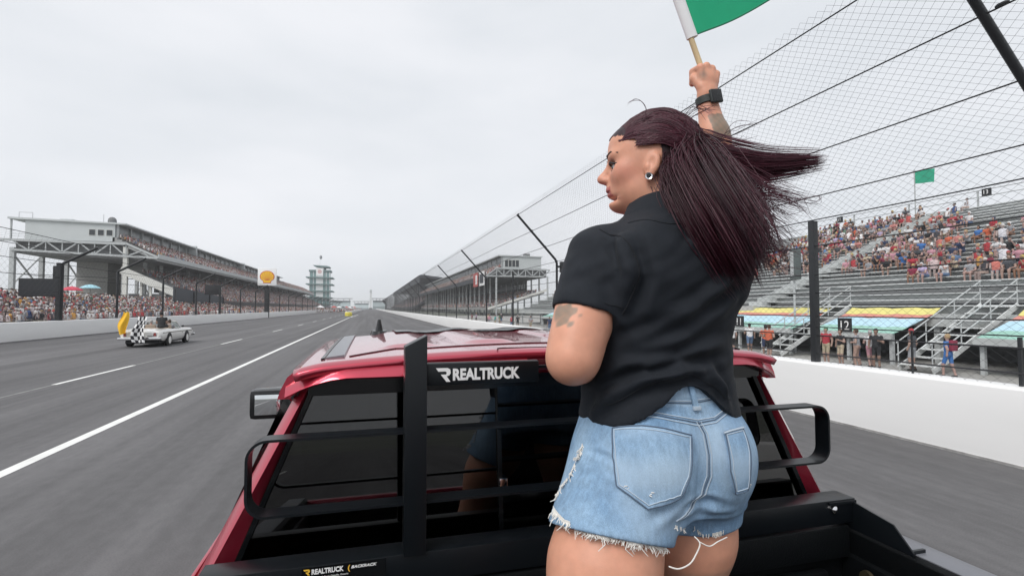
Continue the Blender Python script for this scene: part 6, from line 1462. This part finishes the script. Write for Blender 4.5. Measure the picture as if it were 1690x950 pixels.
# ---- hair: thousands of strands gathered into wind-blown locks
M_hair = bpy.data.materials.new('burgundy_hair'); M_hair.use_nodes = True; nt = M_hair.node_tree; b_ = nt.nodes['Principled BSDF']
ha = nt.nodes.new('ShaderNodeAttribute'); ha.attribute_name = 'tone'; hr = nt.nodes.new('ShaderNodeValToRGB'); hr.color_ramp.elements[0].color = (.020, .0055, .010, 1); hr.color_ramp.elements[1].color = (.115, .017, .036, 1)
nt.links.new(ha.outputs['Fac'], hr.inputs['Fac']); nt.links.new(hr.outputs[0], b_.inputs['Base Color']); b_.inputs['Roughness'].default_value = .38; b_.inputs['Specular IOR Level'].default_value = .45
rgh = np.random.default_rng(77)
HV, HF_, HT = [], [], []; hv0 = 0
def strands(paths, rad, tone):
    """paths (n,k,3) -> three-sided tubes"""
    global hv0
    n, k, _ = paths.shape; T = np.gradient(paths, axis=1); T /= np.linalg.norm(T, axis=2, keepdims=True) + 1e-9
    up = np.array((.31, -.82, .48)); U = np.cross(T, up); U /= np.linalg.norm(U, axis=2, keepdims=True) + 1e-9; W = np.cross(T, U)
    taper = np.concatenate([np.linspace(.8, 1, 3), np.ones(k - 8), np.linspace(1, .25, 5)])[None, :, None] * np.asarray(rad).reshape(-1, 1, 1)
    vs_ = np.stack([paths + (U * math.cos(a) + W * math.sin(a)) * taper for a in (0, 2.094, 4.189)], 2)      # n,k,3,3
    HV.append(vs_.reshape(-1, 3)); HT.append(np.repeat(tone, k * 3))
    base = (np.arange(n) * k * 3)[:, None, None] + (np.arange(k - 1) * 3)[None, :, None]; a = base + np.arange(3)[None, None]; b = base + np.array([1, 2, 0])[None, None]
    HF_.append((np.stack([a, b, b + 3, a + 3], -1) + hv0).reshape(-1, 4)); hv0 += n * k * 3
def scalp(dr, sc=1.0):
    """point of the hair shell in direction dr (forward, left, up) from the middle of the skull"""
    return np.array((-.018, 0, .022)) + np.array((.108 + .015 * max(0, dr[0]), .0845, .098)) * sc * np.array(dr)
def lock(n, stream, spread, roots, nclump=18, rad=.0007, tone=(.2, .7), lenj=.15, k=26, curl=.0, clump=.75, over=.010, rise=.40, end=(.86, .35)):
    """n strands: roots on the hairline, swept over the skull, gathered into a stream of world points with given spread per point"""
    S = np.array(stream); sp = np.array(spread); ns = len(S)
    ce = rgh.normal(0, 1, (nclump, 3)); out_ = np.zeros((n, k, 3)); tt_ = np.linspace(0, 1, k); tn = np.zeros(n)
    for i in range(n):
        (t0, p0), (t1, p1) = roots; th = rgh.uniform(t0, t1); ph = rgh.uniform(p0, p1)
        lift = over * rgh.uniform(.5, 1.1)
        q = []; e0 = (math.cos(ph) * math.cos(th), math.cos(ph) * math.sin(th), math.sin(ph)); te = math.pi * (end[0] + rgh.uniform(-.13, .06)) * (1.0 if th >= 0 else -1.0); pe = end[1] + rgh.uniform(-.32, .22); e1 = (math.cos(pe) * math.cos(te), math.cos(pe) * math.sin(te), math.sin(pe))
        for q_ in (0, .25, .5, .75, 1.0):
            dr = np.array(e0) * (1 - q_) + np.array(e1) * q_ + np.array((0, .25 * rise * np.sign(th), rise)) * math.sin(math.pi * q_); dr /= np.linalg.norm(dr)
            q.append(HC + HM @ (scalp(dr, .99 if q_ == 0 else 1.0) + np.array((0, 0, lift * math.sin(math.pi * q_ * .85)))))
        ci = rgh.integers(nclump); off = ce[ci] * clump + rgh.normal(0, 1, 3) * (1 - clump) * 1.1
        L = 1 - abs(rgh.normal(0, lenj)); L = max(L, .45); pts = q + [S[j] + off * sp[j] for j in range(ns)]
        tl = tt_ * (1 - (1 - L) * ns / (ns + 4)); out_[i] = catmull(pts, tl)
        wv_ = rgh.uniform(0, 6.28); amp = curl * rgh.uniform(.3, 1)
        out_[i] += (np.sin(tt_ * rgh.uniform(6, 12) + wv_) * amp * tt_)[:, None] * rgh.normal(0, 1, 3)[None]
        tn[i] = tone[0] + (tone[1] - tone[0]) * (.5 * rgh.random() + .5 * ((ci * 37) % 10) / 10)
    strands(out_, rad * rgh.uniform(.7, 1.25, n), tn)
LFT = ((.15, .02), (1.45, .95))      # left side and temple
TOP = ((-.3, .55), (.9, 1.25)); RGT = ((-1.6, .3), (-.2, 1.0)); BACKR = ((1.9, -.35), (3.0, .5))
RT = dict(front=((-.75, .48), (.95, .64)), side=((.55, .40), (1.25, .80)), top=((-.5, .60), (.9, 1.35)), far=((-1.5, .25), (-.3, .9)), back=((2.0, -.45), (3.1, .45)), temple=((.70, .24), (1.20, .52)), ear=((1.10, .04), (1.80, .34)), nape=((1.85, -.50), (2.4, .25)))
S4 = [(0.656, 0.939, 2.411), (0.658, 0.9, 2.341), (0.677, 0.866, 2.265), (0.726, 0.881, 2.204)]
S5 = [(0.671, 0.965, 2.435), (0.697, 0.91, 2.345), (0.74, 0.89, 2.274), (0.816, 0.892, 2.226)]
S3 = [(0.684, 0.971, 2.449), (0.735, 0.929, 2.378), (0.785, 0.907, 2.321), (0.862, 0.898, 2.271)]
S2 = [(0.696, 0.978, 2.457), (0.748, 0.945, 2.398), (0.812, 0.918, 2.373), (0.904, 0.894, 2.351)]
S1 = [(0.702, 0.986, 2.471), (0.755, 0.952, 2.443), (0.835, 0.92, 2.433), (0.95, 0.888, 2.443)]
for rt, n4, n5, n3, n2, n1 in (('front', 760, 24, 26, 34, 190), ('side', 500, 50, 45, 40, 90), ('top', 520, 60, 60, 70, 360), ('far', 260, 34, 40, 40, 200), ('back', 760, 90, 80, 55, 140), ('temple', 580, 26, 18, 18, 30), ('ear', 540, 28, 16, 0, 0), ('nape', 400, 30, 0, 0, 0)):
    ov, RS_, EN = {'back': (.003, .10, (.95, .3)), 'side': (.006, .32, (.84, .25)), 'temple': (.003, .16, (.82, .12)), 'ear': (.002, .10, (.80, .02)), 'nape': (.001, .02, (.84, -.12)), 'front': (.010, .95, (.88, .33)), 'top': (.008, .35, (.88, .4)), 'far': (.010, .75, (.93, .35))}[rt]
    if n4: lock(n4, S4, [.031, .036, .036, .030], RT[rt], 26, .0009, (.05, .55), .10, over=ov, rise=RS_, end=EN, clump=.65, curl=.0015)
    if n5: lock(n5, S5, [.024, .032, .034, .030], RT[rt], 14, .0008, (.15, .75), .18, over=ov, rise=RS_, end=EN, clump=.86, curl=.004)
    if n3: lock(n3, S3, [.022, .028, .036, .042], RT[rt], 18, .0007, (.15, .75), .26, over=ov, rise=RS_, end=EN, clump=.88, curl=.004)
    if n2: lock(n2, S2, [.020, .022, .024, .024], RT[rt], 16, .0007, (.15, .8), .24, over=ov, rise=RS_, end=EN, clump=.86, curl=.003)
    if n1: lock(n1, S1, [.022, .023, .018, .011], RT[rt], 16, .0008, (.15, .75), .16, over=ov, rise=RS_, end=EN, clump=.75, curl=.002)
# fly-away strands caught by the wind
def loose(pts, n, jit, rad=.0006):
    P = np.array(pts); k = 22; o_ = np.stack([catmull(P + rgh.normal(0, jit, P.shape) * np.linspace(.2, 1.6, len(P))[:, None], np.linspace(0, 1, k)) for _ in range(n)]); strands(o_, rad * rgh.uniform(.7, 1.2, n), rgh.uniform(.1, .5, n))
loose([(0.576, 0.997, 2.537), (0.583, 0.995, 2.558), (0.57, 0.997, 2.576), (0.555, 1.002, 2.577), (0.542, 1.006, 2.566)], 3, .002)
loose([(0.573, 0.998, 2.537), (0.599, 0.991, 2.542), (0.637, 0.991, 2.543), (0.676, 0.991, 2.518)], 4, .003)
loose([(0.657, 0.986, 2.515), (0.682, 0.989, 2.546), (0.72, 0.998, 2.574), (0.773, 1.014, 2.591)], 7, .005)
loose([(0.65, 0.988, 2.524), (0.675, 0.99, 2.552), (0.713, 0.999, 2.577), (0.766, 1.016, 2.571)], 5, .004)
loose([(0.716, 0.962, 2.454), (0.754, 0.96, 2.502), (0.794, 0.959, 2.525), (0.833, 0.947, 2.539)], 5, .005)
loose([(0.742, 0.955, 2.449), (0.768, 0.957, 2.481), (0.813, 0.954, 2.509)], 3, .004)
loose([(0.798, 0.912, 2.378), (0.874, 0.892, 2.354), (0.926, 0.877, 2.362), (0.918, 0.88, 2.345), (0.874, 0.892, 2.346)], 3, .003)
loose([(0.735, 0.928, 2.391), (0.791, 0.905, 2.317), (0.835, 0.895, 2.279), (0.887, 0.893, 2.234)], 10, .008)
loose([(0.767, 0.929, 2.419), (0.843, 0.907, 2.43), (0.9, 0.892, 2.419), (0.947, 0.879, 2.435)], 9, .006)
loose([(0.742, 0.936, 2.406), (0.811, 0.908, 2.367), (0.861, 0.895, 2.345), (0.911, 0.882, 2.332)], 10, .008)
loose([(0.703, 0.908, 2.345), (0.753, 0.897, 2.288), (0.792, 0.887, 2.25), (0.829, 0.878, 2.234)], 14, .009)
loose([(0.728, 0.902, 2.32), (0.771, 0.893, 2.257), (0.802, 0.886, 2.219), (0.839, 0.877, 2.193)], 14, .010)
hv = np.concatenate(HV); hf = np.concatenate(HF_); ht = np.concatenate(HT)
ho = rebase(np_mesh('hair', hv, hf, M_hair)); ta = ho.data.attributes.new('tone', 'FLOAT', 'POINT'); ta.data.foreach_set('value', ht.astype(np.float32))
ho['label'] = 'long burgundy hair blown to the right'
# ---- shoes
for an, nm in ((AN_L, 1), (AN_R, 2)):
    V_, Q_ = organic([cone(np.array(an) + (0, -.04, -.05), np.array(an) + (0, .03, -.045), .042, .042, .02), cone(np.array(an) + (0, .03, -.05), np.array(an) + (0, .15, -.060), .042, .032, .02), cone(an, np.array(an) + (0, 0, .04), .045, .047, .02)], .006, 1, lo=np.array(an) - (.1, .15, .088), hi=np.array(an) + (.1, .25, .1))
    rebase(np_mesh('shoe', V_, Q_, CLOTH['black']))

# =================================================================== AIR: thin even haze
hm = bpy.data.materials.new('haze_air'); hm.use_nodes = True; nt = hm.node_tree; nt.nodes.clear()
ho_ = nt.nodes.new('ShaderNodeOutputMaterial'); pv = nt.nodes.new('ShaderNodeVolumePrincipled'); pv.inputs['Color'].default_value = (.97, .985, 1.0, 1); pv.inputs['Density'].default_value = .00030; pv.inputs['Anisotropy'].default_value = .2
nt.links.new(pv.outputs[0], ho_.inputs['Volume'])
hz = MB().box(-2600, 2600, -900, 4100, -1.7, 60).build('haze', hm); tag(hz, 'thin pale haze over the speedway', kind='stuff')
scene.cycles.volume_bounces = 2
